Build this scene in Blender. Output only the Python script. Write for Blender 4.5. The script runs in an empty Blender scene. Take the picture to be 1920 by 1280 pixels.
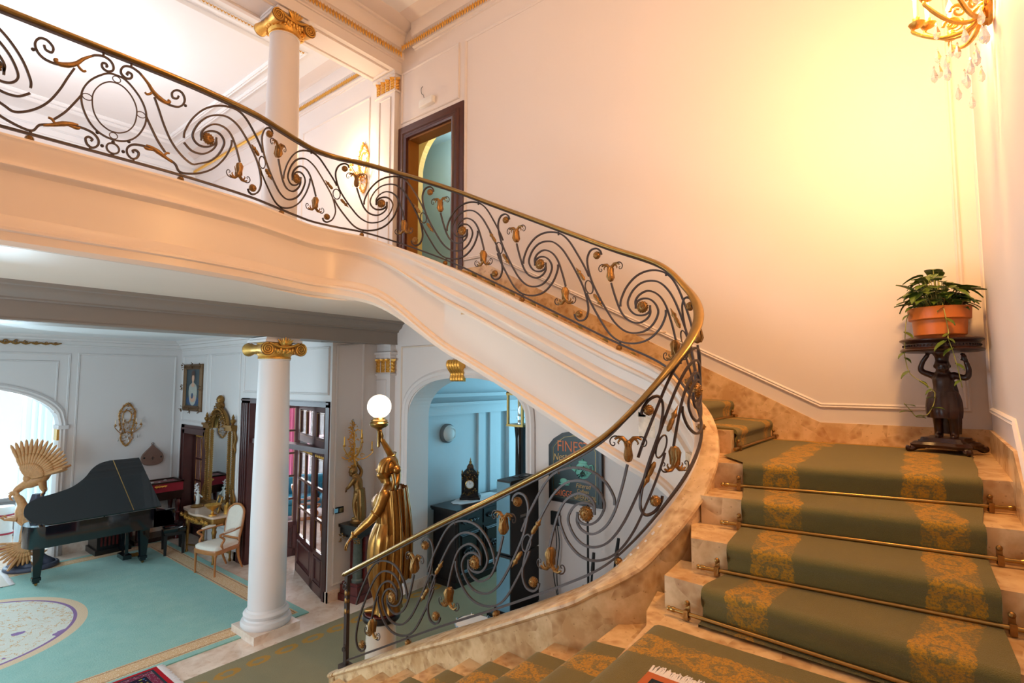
import bpy, math, random
from math import sin, cos, pi, radians, sqrt, atan2
from mathutils import Vector, Matrix
random.seed(11)
SC = bpy.context.scene
COL = SC.collection
# ------------------------------------------------------------------ helpers
def lin(c):
    return tuple(((v/255)/12.92 if v/255 <= 0.04045 else ((v/255+0.055)/1.055)**2.4) for v in c)

def cr(pts, n=8, closed=False):
    """Catmull-Rom through points of any dimension"""
    pts = [tuple(p) for p in pts]
    d = len(pts[0]); out = []
    if closed: P = [pts[-1]] + pts + [pts[0], pts[1]]
    else: P = [pts[0]] + pts + [pts[-1]]
    for i in range(1, len(P)-2):
        p0, p1, p2, p3 = P[i-1], P[i], P[i+1], P[i+2]
        for k in range(n):
            t = k/n
            out.append(tuple(0.5*((2*p1[j]) + (-p0[j]+p2[j])*t + (2*p0[j]-5*p1[j]+4*p2[j]-p3[j])*t*t + (-p0[j]+3*p1[j]-3*p2[j]+p3[j])*t**3) for j in range(d)))
    if not closed: out.append(pts[-1])
    return out

class MB:
    """collects geometry for one mesh object"""
    def __init__(s): s.v = []; s.f = []; s.m = []; s.uv = {}; s.M = Matrix.Identity(4); s.mi = 0
    def av(s, p): s.v.append(tuple(s.M @ Vector(p))); return len(s.v)-1
    def af(s, idx, uv=None):
        s.f.append(tuple(idx)); s.m.append(s.mi)
        if uv: s.uv[len(s.f)-1] = uv
    def at(s, loc=(0,0,0), rot=(0,0,0), sc=(1,1,1)):
        s.M = Matrix.Translation(loc) @ Matrix.Rotation(rot[2],4,'Z') @ Matrix.Rotation(rot[1],4,'Y') @ Matrix.Rotation(rot[0],4,'X') @ Matrix.Diagonal((sc[0],sc[1],sc[2],1)); return s
    def quad(s, *pts, uv=None): s.af([s.av(p) for p in pts], uv)
    def box(s, x0,y0,z0,x1,y1,z1):
        a = [s.av(p) for p in ((x0,y0,z0),(x1,y0,z0),(x1,y1,z0),(x0,y1,z0),(x0,y0,z1),(x1,y0,z1),(x1,y1,z1),(x0,y1,z1))]
        for q in ((0,3,2,1),(4,5,6,7),(0,1,5,4),(1,2,6,5),(2,3,7,6),(3,0,4,7)): s.af([a[i] for i in q])
    def cbox(s, c, d): s.box(c[0]-d[0]/2,c[1]-d[1]/2,c[2]-d[2]/2,c[0]+d[0]/2,c[1]+d[1]/2,c[2]+d[2]/2)
    def prism(s, poly, z0, z1, plane='xy'):
        """polygon (any, simple) extruded; plane xy->z, xz->y, yz->x"""
        def P(a,b,c): return (a,b,c) if plane=='xy' else ((a,c,b) if plane=='xz' else (c,a,b))
        n = len(poly)
        A = [s.av(P(a,b,z0)) for a,b in poly]; B = [s.av(P(a,b,z1)) for a,b in poly]
        s.af(A[::-1]); s.af(B)
        for i in range(n): s.af([A[i],A[(i+1)%n],B[(i+1)%n],B[i]])
    def loft(s, rings, closed=True, cap=True, loop=False):
        R = [[s.av(p) for p in r] for r in rings]
        n = len(R[0]); m = len(R)
        for i in range(m if loop else m-1):
            a, b = R[i], R[(i+1)%m]
            for k in range(n if closed else n-1):
                k2 = (k+1)%n
                s.af([a[k],a[k2],b[k2],b[k]])
        if cap and closed and not loop: s.af(R[0][::-1]); s.af(R[-1])
    def lathe(s, prof, n=16, cap=True):
        """prof (r,z) about local z"""
        s.loft([[(r*cos(2*pi*k/n), r*sin(2*pi*k/n), z) for k in range(n)] for r,z in prof], cap=cap)
    def frames(s, path, closed=False, up=None):
        P = [Vector(p) for p in path]; n = len(P); T = []
        for i in range(n):
            if closed: d = P[(i+1)%n]-P[i-1]
            else: d = P[min(i+1,n-1)]-P[max(i-1,0)]
            T.append(d.normalized() if d.length>1e-9 else Vector((0,0,1)))
        if up is not None:
            U = Vector(up); N = []
            for t in T:
                b = t.cross(U)
                b = b.normalized() if b.length>1e-6 else Vector((1,0,0))
                N.append((b, b.cross(t)))
            return P, T, N
        a = Vector((0,0,1)) if abs(T[0].z)<.9 else Vector((1,0,0))
        b = T[0].cross(a).normalized(); N = []
        for i in range(n):
            if i:
                b = b - T[i]*b.dot(T[i])
                b = b.normalized() if b.length>1e-6 else T[i].orthogonal().normalized()
            N.append((b, b.cross(T[i])))
        return P, T, N
    def tube(s, path, r, n=6, closed=False, cap=True):
        P,T,N = s.frames(path, closed); m = len(P)
        rr = [r]*m if not hasattr(r,'__len__') else [r[min(int(i*len(r)/m),len(r)-1)] if len(r)!=m else r[i] for i in range(m)]
        rings = [[tuple(P[i] + N[i][0]*(rr[i]*cos(2*pi*k/n+pi/4)) + N[i][1]*(rr[i]*sin(2*pi*k/n+pi/4))) for k in range(n)] for i in range(m)]
        s.loft(rings, cap=cap, loop=closed)
    def taper(s, path, r0, r1, n=6, mid=None):
        m = len(path)
        if mid is None: rr = [r0+(r1-r0)*i/(m-1) for i in range(m)]
        else: rr = [ (r0+(mid-r0)*2*t if t<.5 else mid+(r1-mid)*(2*t-1)) for t in [i/(m-1) for i in range(m)]]
        s.tube(path, rr, n)
    def sweep(s, path, prof, closed=False, up=(0,0,1), cprof=True, cap=True):
        """prof (side, up) swept; side = right of travel direction"""
        P,T,N = s.frames(path, closed, up)
        rings = [[tuple(P[i] + N[i][0]*a + N[i][1]*b) for a,b in prof] for i in range(len(P))]
        s.loft(rings, closed=cprof, cap=cap, loop=closed)
    def sphere(s, c, r, n=12, m=8, sc=(1,1,1)):
        rings = []
        for j in range(m+1):
            a = -pi/2 + pi*j/m; q = max(cos(a),1e-3)
            rings.append([(c[0]+r*sc[0]*q*cos(2*pi*k/n), c[1]+r*sc[1]*q*sin(2*pi*k/n), c[2]+r*sc[2]*sin(a)) for k in range(n)])
        s.loft(rings)
    def grid(s, fn, nu, nv, uvfn=None):
        I = [[s.av(fn(i/nu, j/nv)) for j in range(nv+1)] for i in range(nu+1)]
        for i in range(nu):
            for j in range(nv):
                uv = None
                if uvfn: uv = [uvfn(a/nu,b/nv) for a,b in ((i,j),(i+1,j),(i+1,j+1),(i,j+1))]
                s.af([I[i][j],I[i+1][j],I[i+1][j+1],I[i][j+1]], uv)
    def build(s, name, mat, parent=None, smooth=40, flat=False):
        me = bpy.data.meshes.new(name)
        me.from_pydata(s.v, [], s.f)
        mats = mat if isinstance(mat,(list,tuple)) else [mat]
        for m in mats: me.materials.append(m)
        if len(mats)>1: me.polygons.foreach_set('material_index', [min(i,len(mats)-1) for i in s.m])
        if s.uv:
            L = me.uv_layers.new(name='UVMap')
            for p in me.polygons:
                if p.index in s.uv:
                    for li,uv in zip(p.loop_indices, s.uv[p.index]): L.data[li].uv = uv
        me.validate(); me.update()
        if not flat:
            me.shade_smooth()
            try: me.set_sharp_from_angle(angle=radians(smooth))
            except Exception: pass
        o = bpy.data.objects.new(name, me); COL.objects.link(o)
        if parent is not None: o.parent = parent
        return o

def fixn(o):
    """consistent outward normals"""
    import bmesh
    bm = bmesh.new(); bm.from_mesh(o.data); bmesh.ops.recalc_face_normals(bm, faces=bm.faces[:]); bm.to_mesh(o.data); bm.free(); return o

def tag(o, label=None, cat=None, group=None, kind=None):
    if label: o['label'] = label
    if cat: o['category'] = cat
    if group: o['group'] = group
    if kind: o['kind'] = kind
    return o
def thing(name, label, cat, loc=(0,0,0), rz=0, group=None, kind=None):
    o = bpy.data.objects.new(name, None); COL.objects.link(o)
    o.location = loc; o.rotation_euler = (0,0,rz); o.empty_display_size = .1
    return tag(o, label, cat, group, kind)
def struct(mb, name, mat, parent=None, **k):
    o = mb.build(name, mat, parent, **k)
    if parent is None: o['kind'] = 'structure'
    return o
def kids(o): return [c for c in bpy.data.objects if c.parent == o]
def dup(root, loc=None, rz=None, label=None, group=None, parent=None):
    r = root.copy(); COL.objects.link(r)
    if loc is not None: r.location = loc
    if rz is not None: r.rotation_euler = (0,0,rz)
    if label: r['label'] = label
    if group: r['group'] = group
    for ch in kids(root):
        c = ch.copy(); COL.objects.link(c); c.parent = r
        for g in kids(ch):
            d = g.copy(); COL.objects.link(d); d.parent = c
    return r
# ------------------------------------------------------------------ materials
class NT:
    def __init__(s, name):
        s.mat = bpy.data.materials.new(name); s.mat.use_nodes = True
        s.t = s.mat.node_tree; s.b = s.t.nodes['Principled BSDF']
    def n(s, typ, **k):
        nd = s.t.nodes.new(typ)
        for a,v in k.items(): setattr(nd, a, v)
        return nd
    def l(s, a, b): s.t.links.new(a, b)
    def math(s, op, a, b=None, c=None, clamp=False):
        nd = s.n('ShaderNodeMath', operation=op); nd.use_clamp = clamp
        for i,v in enumerate((a,b,c)):
            if v is None: continue
            if isinstance(v,(int,float)): nd.inputs[i].default_value = v
            else: s.l(v, nd.inputs[i])
        return nd.outputs[0]
    def mix(s, fac, a, b):
        nd = s.n('ShaderNodeMix', data_type='RGBA')
        for i,v in ((0,fac),(6,a),(7,b)):
            if isinstance(v,(int,float)): nd.inputs[i].default_value = v
            elif isinstance(v,tuple): nd.inputs[i].default_value = (*v[:3],1)
            else: s.l(v, nd.inputs[i])
        return nd.outputs[2]
    def ramp(s, fac, stops):
        nd = s.n('ShaderNodeValToRGB'); e = nd.color_ramp.elements
        while len(e)<len(stops): e.new(.5)
        for i,(p,c) in enumerate(stops): e[i].position = p; e[i].color = (*c[:3],1)
        s.l(fac, nd.inputs[0]); return nd.outputs[0]
    def noise(s, vec, scale, detail=4, rough=.55):
        nd = s.n('ShaderNodeTexNoise'); nd.inputs['Scale'].default_value = scale; nd.inputs['Detail'].default_value = detail; nd.inputs['Roughness'].default_value = rough
        if vec is not None: s.l(vec, nd.inputs['Vector'])
        return nd.outputs['Fac']
    def voro(s, vec, scale, feat='F1', out='Distance', rnd=1.0):
        nd = s.n('ShaderNodeTexVoronoi', feature=feat); nd.inputs['Scale'].default_value = scale; nd.inputs['Randomness'].default_value = rnd
        if vec is not None: s.l(vec, nd.inputs['Vector'])
        return nd.outputs[out]
    def obj(s): return s.n('ShaderNodeTexCoord').outputs['Object']
    def geo(s): return s.n('ShaderNodeNewGeometry').outputs['Position']
    def uv(s): return s.n('ShaderNodeTexCoord').outputs['UV']
    def bump(s, h, strength=.3, dist=.01):
        nd = s.n('ShaderNodeBump'); nd.inputs['Strength'].default_value = strength; nd.inputs['Distance'].default_value = dist
        s.l(h, nd.inputs['Height']); s.l(nd.outputs[0], s.b.inputs['Normal'])
    def set(s, color=None, rough=.5, metal=0, spec=None, **k):
        if color is not None:
            if isinstance(color, tuple): s.b.inputs['Base Color'].default_value = (*color[:3],1)
            else: s.l(color, s.b.inputs['Base Color'])
        if isinstance(rough,(int,float)): s.b.inputs['Roughness'].default_value = rough
        else: s.l(rough, s.b.inputs['Roughness'])
        s.b.inputs['Metallic'].default_value = metal
        if spec is not None: s.b.inputs['Specular IOR Level'].default_value = spec
        for a,v in k.items(): s.b.inputs[a.replace('_',' ')].default_value = v
        return s.mat

def simple(name, rgb, rough=.5, metal=0, var=.08, scale=6, bump=0, bscale=60, spec=None):
    t = NT(name); c = lin(rgb); g = t.obj()
    f = t.noise(g, scale, 3)
    col = t.mix(f, tuple(v*(1-var) for v in c), tuple(min(v*(1+var),1) for v in c))
    if bump: t.bump(t.noise(g, bscale, 3), bump, .004)
    return t.set(col, rough, metal, spec)
M = {}
M['wall'] = simple('painted plaster wall', (226,216,212), .55, var=.02, scale=1.2)
M['hallwall'] = simple('hall wall paint', (222,214,212), .5, var=.025, scale=1.5)
M['ceiling'] = simple('ceiling white', (236,236,238), .6, var=.01)
M['cream'] = simple('cream gloss paint', (232,215,200), .35, var=.03, scale=2)
M['beam'] = simple('shade darkened beam paint', (140,129,121), .45, var=.02)  # wall-like paint made greyer: the beam's shade is put into the colour
M['gilt'] = simple('gilded plaster', (222,170,84), .36, .85, .28, 60, .8, 90)
M['giltdeep'] = simple('aged gilt', (150,110,58), .4, .8, .35, 50, .8, 80)
M['brass'] = simple('worn brass', (164,132,78), .28, 1, .2, 14, .05, 40)
M['bronzegold'] = simple('gilt bronze ornament', (146,108,62), .36, .85, .4, 60, .7, 140)
M['iron'] = simple('wrought iron', (70,57,53), .42, .35, .15, 20, .15, 90)
M['black'] = simple('black lacquer', (10,15,20), .05, 0, .1, 3, spec=.7)  # faint blue tint puts reflected daylight into the black
M['matteblack'] = simple('matte black plastic', (16,16,18), .5, 0, .1)
M['darkwood'] = simple('dark carved wood', (46,22,14), .3, 0, .3, 12, .2, 40)
M['mahogany'] = simple('mahogany joinery', (74,38,36), .3, 0, .3, 8)
M['blackwood'] = simple('ebonised wood', (22,16,16), .28, 0, .3, 20, .3, 60)
M['white'] = simple('white plastic', (236,234,232), .35, 0, .02)
M['statue'] = simple('antique gold statue', (158,112,54), .3, .85, .4, 9, .3, 30)
M['chrome'] = simple('chrome', (205,215,222), .12, 1, .03)
M['mirror'] = simple('mirror glass', (222,232,234), .03, 1, .01)
M['terracotta'] = simple('orange plastic pot', (200,110,40), .4, 0, .06)
M['leaf'] = simple('pothos leaf', (84,104,36), .4, 0, .5, 30)
M['stem'] = simple('plant stem', (150,150,72), .5, 0, .2)
M['soil'] = simple('soil', (50,36,26), .9, 0, .3, 60)
M['honeywood'] = simple('honey beech wood', (176,112,62), .3, 0, .2, 14)
M['cloth'] = simple('pale damask', (226,214,200), .8, 0, .08, 30, .2, 80)
M['lace'] = simple('white lace cloth', (226,220,220), .85, 0, .1, 40, .4, 120)
M['teal'] = simple('teal velvet', (0,120,150), .7, 0, .15, 8)
M['pinkdrape'] = simple('pink patterned drape', (214,120,160), .8, 0, .3, 5)
M['redfabric'] = simple('crimson velvet', (150,26,48), .7, 0, .2, 8)
M['eaglewood'] = simple('carved light wood', (196,140,88), .5, 0, .3, 30, .4, 60)
M['rock'] = simple('slate blue carved rock', (70,74,92), .55, 0, .3, 14, .8, 30)
M['woodplate'] = simple('worn wooden plaque', (128,96,84), .6, 0, .15, 8, .2, 30)
M['redmarble'] = simple('red veined marble', (92,34,32), .2, 0, .5, 14)
M['greenmarble'] = simple('green grey marble', (86,92,84), .2, 0, .35, 16)
M['whitemarble'] = simple('white veined marble', (216,196,176), .25, 0, .12, 5)
M['candle'] = simple('cream candle', (236,214,190), .5, 0, .03)
M['yellowwall'] = simple('yellow wall paint', (236,196,110), .6, 0, .03)
M['plasterart'] = simple('pale ceramic', (214,214,210), .5, 0, .08, 20)
M['drumskin'] = simple('drum skin', (238,232,228), .45, 0, .03)
M['bluelac'] = simple('painted cabinet grey', (120,118,118), .35, 0, .05)

def emis(name, rgb, strength):
    t = NT(name); c = lin(rgb)
    return t.set(c, .4, **{'Emission_Color': (*c,1), 'Emission_Strength': strength})
M['globe'] = emis('lit opal globe', (255,236,214), 2.2)
M['bulb'] = emis('lit candle bulb', (255,226,170), 30)

def glassmat(name, tint=(1,1,1), rough=.0, alpha=.15):
    t = NT(name)
    tr = t.n('ShaderNodeBsdfTransparent'); tr.inputs[0].default_value = (*tint,1)
    gl = t.n('ShaderNodeBsdfGlossy'); gl.inputs['Roughness'].default_value = .03
    fr = t.n('ShaderNodeFresnel'); fr.inputs['IOR'].default_value = 1.45
    mx = t.n('ShaderNodeMixShader'); t.l(t.math('MULTIPLY', fr.outputs[0], .3), mx.inputs[0]); t.l(tr.outputs[0], mx.inputs[1]); t.l(gl.outputs[0], mx.inputs[2])
    t.l(mx.outputs[0], t.t.nodes['Material Output'].inputs['Surface']); return t.mat
M['glass'] = glassmat('window glass')
def netmat():
    t = NT('white net curtain'); c = (*lin((238,244,246)),1)
    d = t.n('ShaderNodeBsdfDiffuse'); d.inputs[0].default_value = c
    tr = t.n('ShaderNodeBsdfTranslucent'); tr.inputs[0].default_value = c
    mx = t.n('ShaderNodeMixShader'); mx.inputs[0].default_value = .6; t.l(d.outputs[0], mx.inputs[1]); t.l(tr.outputs[0], mx.inputs[2])
    t.l(mx.outputs[0], t.t.nodes['Material Output'].inputs['Surface']); return t.mat
M['curtain'] = netmat()
M['midgilt'] = simple('mid gilt', (196,146,84), .36, .8, .3, 50, .7, 80)
def crystalmat():
    t = NT('crystal drop')
    return t.set((.95,.93,.9), .06, **{'Transmission_Weight': .85, 'IOR': 1.5})
M['crystal'] = crystalmat()

def marble(name, a, b, d, scale=3.0, rough=.25):
    t = NT(name); g = t.geo()
    n1 = t.noise(g, scale*1.4, 6, .6)
    v = t.voro(g, scale*5.5)
    vc = t.voro(g, scale*3.2, 'F1', 'Color')
    sep = t.n('ShaderNodeSeparateColor'); t.l(vc, sep.inputs[0])
    c1 = t.ramp(n1, [(.38,lin(a)),(.56,lin(b))])
    blot = t.math('GREATER_THAN', sep.outputs[0], .5)
    blot = t.math('MULTIPLY', blot, t.math('SUBTRACT', .75, v, clamp=True))
    c2 = t.mix(t.math('MULTIPLY', blot, .9), c1, lin(d))
    sp = t.math('LESS_THAN', t.voro(g, 26), .12)
    c3 = t.mix(t.math('MULTIPLY', sp, .35), c2, lin((120,70,40)))
    return t.set(c3, rough)
M['marble'] = marble('beige breccia marble', (200,160,112), (226,192,146), (158,108,60))
M['marblefloor'] = marble('pale floor marble', (222,196,176), (236,216,200), (206,170,146), 2.0)

def carpet(name, base, gold, W, seed=0.0):
    """stair runner; uv.x across (m), uv.y along (m); W width; gold floral bands near both edges"""
    t = NT(name); uv = t.uv()
    sp = t.n('ShaderNodeSeparateXYZ'); t.l(uv, sp.inputs[0]); u, v = sp.outputs[0], sp.outputs[1]
    ed = t.math('MINIMUM', u, t.math('SUBTRACT', W, u))          # distance to edge
    q = t.math('SUBTRACT', ed, .215)                             # band centre
    # repeating wreath every .36 m
    vv = t.math('SUBTRACT', t.math('MODULO', t.math('ADD', v, 50.0+seed), .36), .18)
    nz = t.noise(uv, 30, 5, .65); nz2 = t.noise(uv, 75, 4, .7)
    r = t.math('SQRT', t.math('ADD', t.math('MULTIPLY', q, q), t.math('MULTIPLY', vv, vv)))
    r = t.math('ADD', r, t.math('MULTIPLY', t.math('SUBTRACT', nz, .5), .075))
    ring = t.math('LESS_THAN', t.math('ABSOLUTE', t.math('SUBTRACT', r, .078)), .026)
    core = t.math('LESS_THAN', r, .03)
    # leaf scrolls between wreaths
    vv2 = t.math('SUBTRACT', .18, t.math('ABSOLUTE', vv))
    aq = t.math('ABSOLUTE', q)
    leafr = t.math('ADD', t.math('ABSOLUTE', t.math('SUBTRACT', aq, t.math('MULTIPLY', vv2, .75))), t.math('MULTIPLY', t.math('SUBTRACT', nz, .5), .05))
    leaf = t.math('MULTIPLY', t.math('LESS_THAN', leafr, .02), t.math('LESS_THAN', vv2, .1))
    m = t.math('MAXIMUM', t.math('MAXIMUM', ring, core), leaf)
    m = t.math('MULTIPLY', m, t.math('LESS_THAN', aq, .105))
    m = t.math('MULTIPLY', m, t.math('MULTIPLY', t.math('SUBTRACT', nz2, .36), 5.0, clamp=True))
    halo = t.math('MULTIPLY', t.math('LESS_THAN', aq, t.math('ADD', .07, t.math('MULTIPLY', nz, .05))), t.math('MULTIPLY', t.math('SUBTRACT', nz2, .42), 2.6, clamp=True))
    m = t.math('MAXIMUM', m, halo)
    fib = t.noise(uv, 260, 2); wear = t.noise(uv, 5, 4)
    b = t.mix(fib, tuple(x*.65 for x in lin(base)), tuple(x*1.35 for x in lin(base)))
    b = t.mix(t.math('MULTIPLY', wear, .35), b, tuple(x*1.5 for x in lin(base)))
    gcol = t.mix(fib, tuple(x*.7 for x in lin(gold)), tuple(min(1,x*1.25) for x in lin(gold)))
    col = t.mix(t.math('MULTIPLY', m, t.math('ADD', .55, t.math('MULTIPLY', fib, .6), clamp=True)), b, gcol)
    t.bump(fib, .9, .006)
    return t.set(col, .95, spec=.1, **{'Sheen_Weight': .15})
M['runner'] = carpet('olive stair runner with gold wreaths', (114,102,58), (206,146,36), 1.15)
M['lobbycarpet'] = simple('olive lobby carpet', (112,106,84), .95, 0, .2, 90, .6, 260)
# ------------------------------------------------------------------ setting
def superarch(c, hw, zs, top, p, q):
    def f(u):
        t = min(abs((u-c)/hw), 1.0)
        return zs + (top-zs)*(max(0, 1-t**p))**(1/q)
    return f
def wall_mesh(mb, axis, c, t, u0, u1, z0, z1, ops):
    pl = 'xz' if axis=='x' else 'yz'
    a, b = (c, c+t) if t>0 else (c+t, c)
    ops = sorted(ops, key=lambda o:o[0]); u = u0
    for (a0,a1,oz0,top) in ops:
        if a0>u: mb.prism([(u,z0),(a0,z0),(a0,z1),(u,z1)], a, b, pl)
        if oz0>z0: mb.prism([(a0,z0),(a1,z0),(a1,oz0),(a0,oz0)], a, b, pl)
        if callable(top):
            n = 36; us = [ (a0+a1)/2-(a1-a0)/2*cos(pi*i/n) for i in range(n+1)]
            for i in range(n): mb.prism([(us[i],top(us[i])),(us[i+1],top(us[i+1])),(us[i+1],z1),(us[i],z1)], a, b, pl)
        elif top<z1: mb.prism([(a0,top),(a1,top),(a1,z1),(a0,z1)], a, b, pl)
        u = a1
    if u<u1: mb.prism([(u,z0),(u1,z0),(u1,z1),(u,z1)], a, b, pl)
def mould(mb, pts, n, w=.045, d=.018, closed=True):
    """panel moulding along pts lying on a wall with outward normal n"""
    prof = [(-w/2,0),(-w/2,d*.5),(-w*.25,d),(0,d*.62),(w*.2,d*.95),(w/2,d*.4),(w/2,0)]
    N = Vector(n); P = [Vector(p) for p in pts]; m = len(P); rings = []
    for i in range(m):
        a = P[i]-P[i-1] if (closed or i) else P[1]-P[0]
        b = P[(i+1)%m]-P[i] if (closed or i<m-1) else P[-1]-P[-2]
        s1 = a.normalized().cross(N); s2 = b.normalized().cross(N); s = (s1+s2)
        s = s/max(s.dot(s1),.25) if s.length>1e-6 else s1
        rings.append([tuple(P[i]+s*x+N*y) for x,y in prof])
    mb.loft(rings, closed=True, cap=not closed, loop=closed)
ZU, ZC = 4.674, 8.95        # upper floor, upper ceiling
XR, XH, YF, XL = .332, -7.0, -.905, -12.695
YB = -8.0
archW = superarch(-5.2, 1.135, 2.62, 3.25, 2.4, 2.2)
archL = superarch(-4.6, 1.70, 2.34, 3.12, 2.2, 2.2)
m = MB()
wall_mesh(m, 'x', 0, .42, XH, XR+.3, 0, ZU, [(-6.335,-4.065,0,archW)])
wall_mesh(m, 'x', 0, .20, -15.2, XR+.3, ZU, ZC, [(-6.43,-5.41,ZU,7.07)])
wall_back = struct(m, 'wall_back', M['wall'])
m = MB(); m.box(XR,YB,0,XR+.3,0,ZC); wall_right = struct(m, 'wall_right', M['wall'])
m = MB(); wall_mesh(m, 'x', YF, .28, XL-.3, XH, 0, 4.12, [(-9.80,-7.06,0,2.885),(-12.50,-11.25,0,2.275)])
m.box(XH-.06,YF+.28,0,XH,.05,4.12)
wall_hall = struct(m, 'wall_hall', M['hallwall'])
m = MB(); wall_mesh(m, 'y', XL, -.35, YB, YF, 0, 4.12, [(-6.3,-2.9,0,archL)]); wall_left = struct(m, 'wall_left', M['hallwall'])
m = MB(); m.box(-15.2,YB,ZU,-14.9,0,ZC); struct(m, 'wall_gallery', M['wall'])
m = MB(); m.box(-20,YB,-.2,XR+.3,5,0); struct(m, 'floor', M['marblefloor'])
m = MB(); m.box(-15.2,YB,ZC,XR+.3,.42,ZC+.2)
struct(m, 'ceiling', M['ceiling'])
m = MB(); m.box(XL,YB,4.03,-7.2,YF,4.12); struct(m, 'ceiling_hall', M['ceiling'])

m = MB(); m.at((-9.4,-2.7,0)); m.lathe([(.0,4.0),(1.1,3.985),(1.35,3.97),(1.42,3.985),(1.55,3.975),(1.62,4.0),(1.66,4.03)],56); struct(m,'ceiling_rose',M['ceiling'])
# balustrade / stair path (ascending)
E0 = 3.22
CTRL = [(-4.55,-2.27,-2.70),(-4.0,-2.28,-2.41),(-3.3,-2.29,-2.04),(-2.6,-2.30,-1.69),(-2.0,-2.31,-1.375)]
for a,z in [(-90,-1.205),(-65,-1.02),(-40,-.80),(-15,-.60),(10,-.42),(35,-.255),(60,-.085),(90,.125)]:
    CTRL.append((-1.72+.45*cos(radians(a)), -1.79+.51*sin(radians(a)), z))
CTRL += [(-2.2,-1.28,.352),(-2.9,-1.28,.70),(-3.5,-1.29,.997),(-4.0,-1.34,1.245),(-4.4,-1.44,1.425),(-4.8,-1.58,1.59),(-5.08,-1.78,1.695),(-5.26,-2.02,1.735),(-5.28,-2.3,1.735),(-5.2,-2.55,1.73),(-5.08,-2.82,1.72),(-4.96,-3.12,1.712),(-4.9,-3.5,1.712),(-4.87,-3.9,1.712),(-4.87,-4.6,1.712),(-4.87,-5.4,1.712),(-4.87,-6.6,1.712)]
PL = [(x,y,z+E0) for x,y,z in cr(CTRL, 20)]
SS = [0.0]
for a,b in zip(PL,PL[1:]): SS.append(SS[-1]+sqrt((b[0]-a[0])**2+(b[1]-a[1])**2))
STOT = SS[-1]
def pidx(s):
    lo, hi = 0, len(SS)-2
    while lo<hi:
        mid = (lo+hi+1)//2
        if SS[mid]<=s: lo = mid
        else: hi = mid-1
    return lo
def at_s(s):
    """plan point, z, tangent, right normal (tread side)"""
    i = pidx(max(0,min(s,STOT))); d = SS[i+1]-SS[i]; t = (s-SS[i])/d
    a, b = PL[i], PL[i+1]
    j, k = max(i-3,0), min(i+4,len(PL)-1)
    tx, ty = PL[k][0]-PL[j][0], PL[k][1]-PL[j][1]; l = sqrt(tx*tx+ty*ty); tx/=l; ty/=l
    return (a[0]+(b[0]-a[0])*t, a[1]+(b[1]-a[1])*t, a[2]+(b[2]-a[2])*t, tx, ty, ty, -tx)
def bp(s, h, off=0):
    x,y,z,tx,ty,nx,ny = at_s(s); return (x+nx*off, y+ny*off, z+h)
def s_where(fn):
    return min(range(len(PL)), key=lambda i: fn(PL[i]))
S_low = lambda x: SS[s_where(lambda p: abs(p[0]-x)+(9 if p[1]>-2.2 else 0))]
S_up = lambda x: SS[s_where(lambda p: abs(p[0]-x)+(9 if (p[1]<-1.75 or p[2]<3.2) else 0))]
S_gal = lambda y: SS[s_where(lambda p: abs(p[1]-y)+(9 if p[0]>-4.8 else 0))]
S_TOP = S_up(-4.9)
def psweep(mb, s0, s1, fn, step=.05, cap=True, closed=True):
    n = max(2, int((s1-s0)/step)); rings = []
    for i in range(n+1):
        s = s0+(s1-s0)*i/n; x,y,z,tx,ty,nx,ny = at_s(s)
        rings.append([(x+nx*o, y+ny*o, max(z+h,.001)) for o,h in fn(s)])
    mb.loft(rings, closed=closed, cap=cap)
# upper floor slab following the well
m = MB()
poly = [(bp(s,0,.02)[0], bp(s,0,.02)[1]) for s in [S_TOP+.02+(STOT-S_TOP-.02)*i/60 for i in range(61)]]
poly += [(-4.9,YB),(-15,YB),(-15,0),(-4.9,0)]
m.prism(poly, 4.12, ZU); slab = fixn(struct(m, 'floor_upper', M['cream']))
# beams
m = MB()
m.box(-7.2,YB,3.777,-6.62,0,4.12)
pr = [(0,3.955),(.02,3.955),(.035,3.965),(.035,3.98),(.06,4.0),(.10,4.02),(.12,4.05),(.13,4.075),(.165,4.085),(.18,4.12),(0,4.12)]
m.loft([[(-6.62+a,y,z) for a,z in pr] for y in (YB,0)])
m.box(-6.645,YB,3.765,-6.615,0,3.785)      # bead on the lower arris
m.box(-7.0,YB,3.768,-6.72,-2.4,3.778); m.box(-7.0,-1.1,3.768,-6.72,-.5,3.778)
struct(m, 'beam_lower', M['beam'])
cor = [(0,8.40),(.02,8.405),(.02,8.43),(.055,8.44),(.055,8.565),(.03,8.58),(.045,8.60),(.07,8.61),(.075,8.635),(.085,8.65),(.085,8.83),(.11,8.84),(.125,8.87),(.15,8.875),(.30,8.935),(.33,8.95),(0,8.95)]
m = MB(); m.box(-7.2,YB,8.24,-6.62,0,8.95)
m.loft([[(-6.62+a,y,z) for a,z in cor] for y in (YB,0)])
m.box(-7.08,-1.45,8.232,-6.74,-.25,8.242)
mould(m, [(-7.1,-1.5,8.24),(-6.72,-1.5,8.24),(-6.72,-.2,8.24),(-7.1,-.2,8.24)], (0,0,-1), .03,.02)
mould(m, [(-7.1,YB,8.24),(-6.72,YB,8.24),(-6.72,-2.1,8.24),(-7.1,-2.1,8.24)], (0,0,-1), .03,.02)
struct(m, 'beam_upper', M['wall'])
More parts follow.
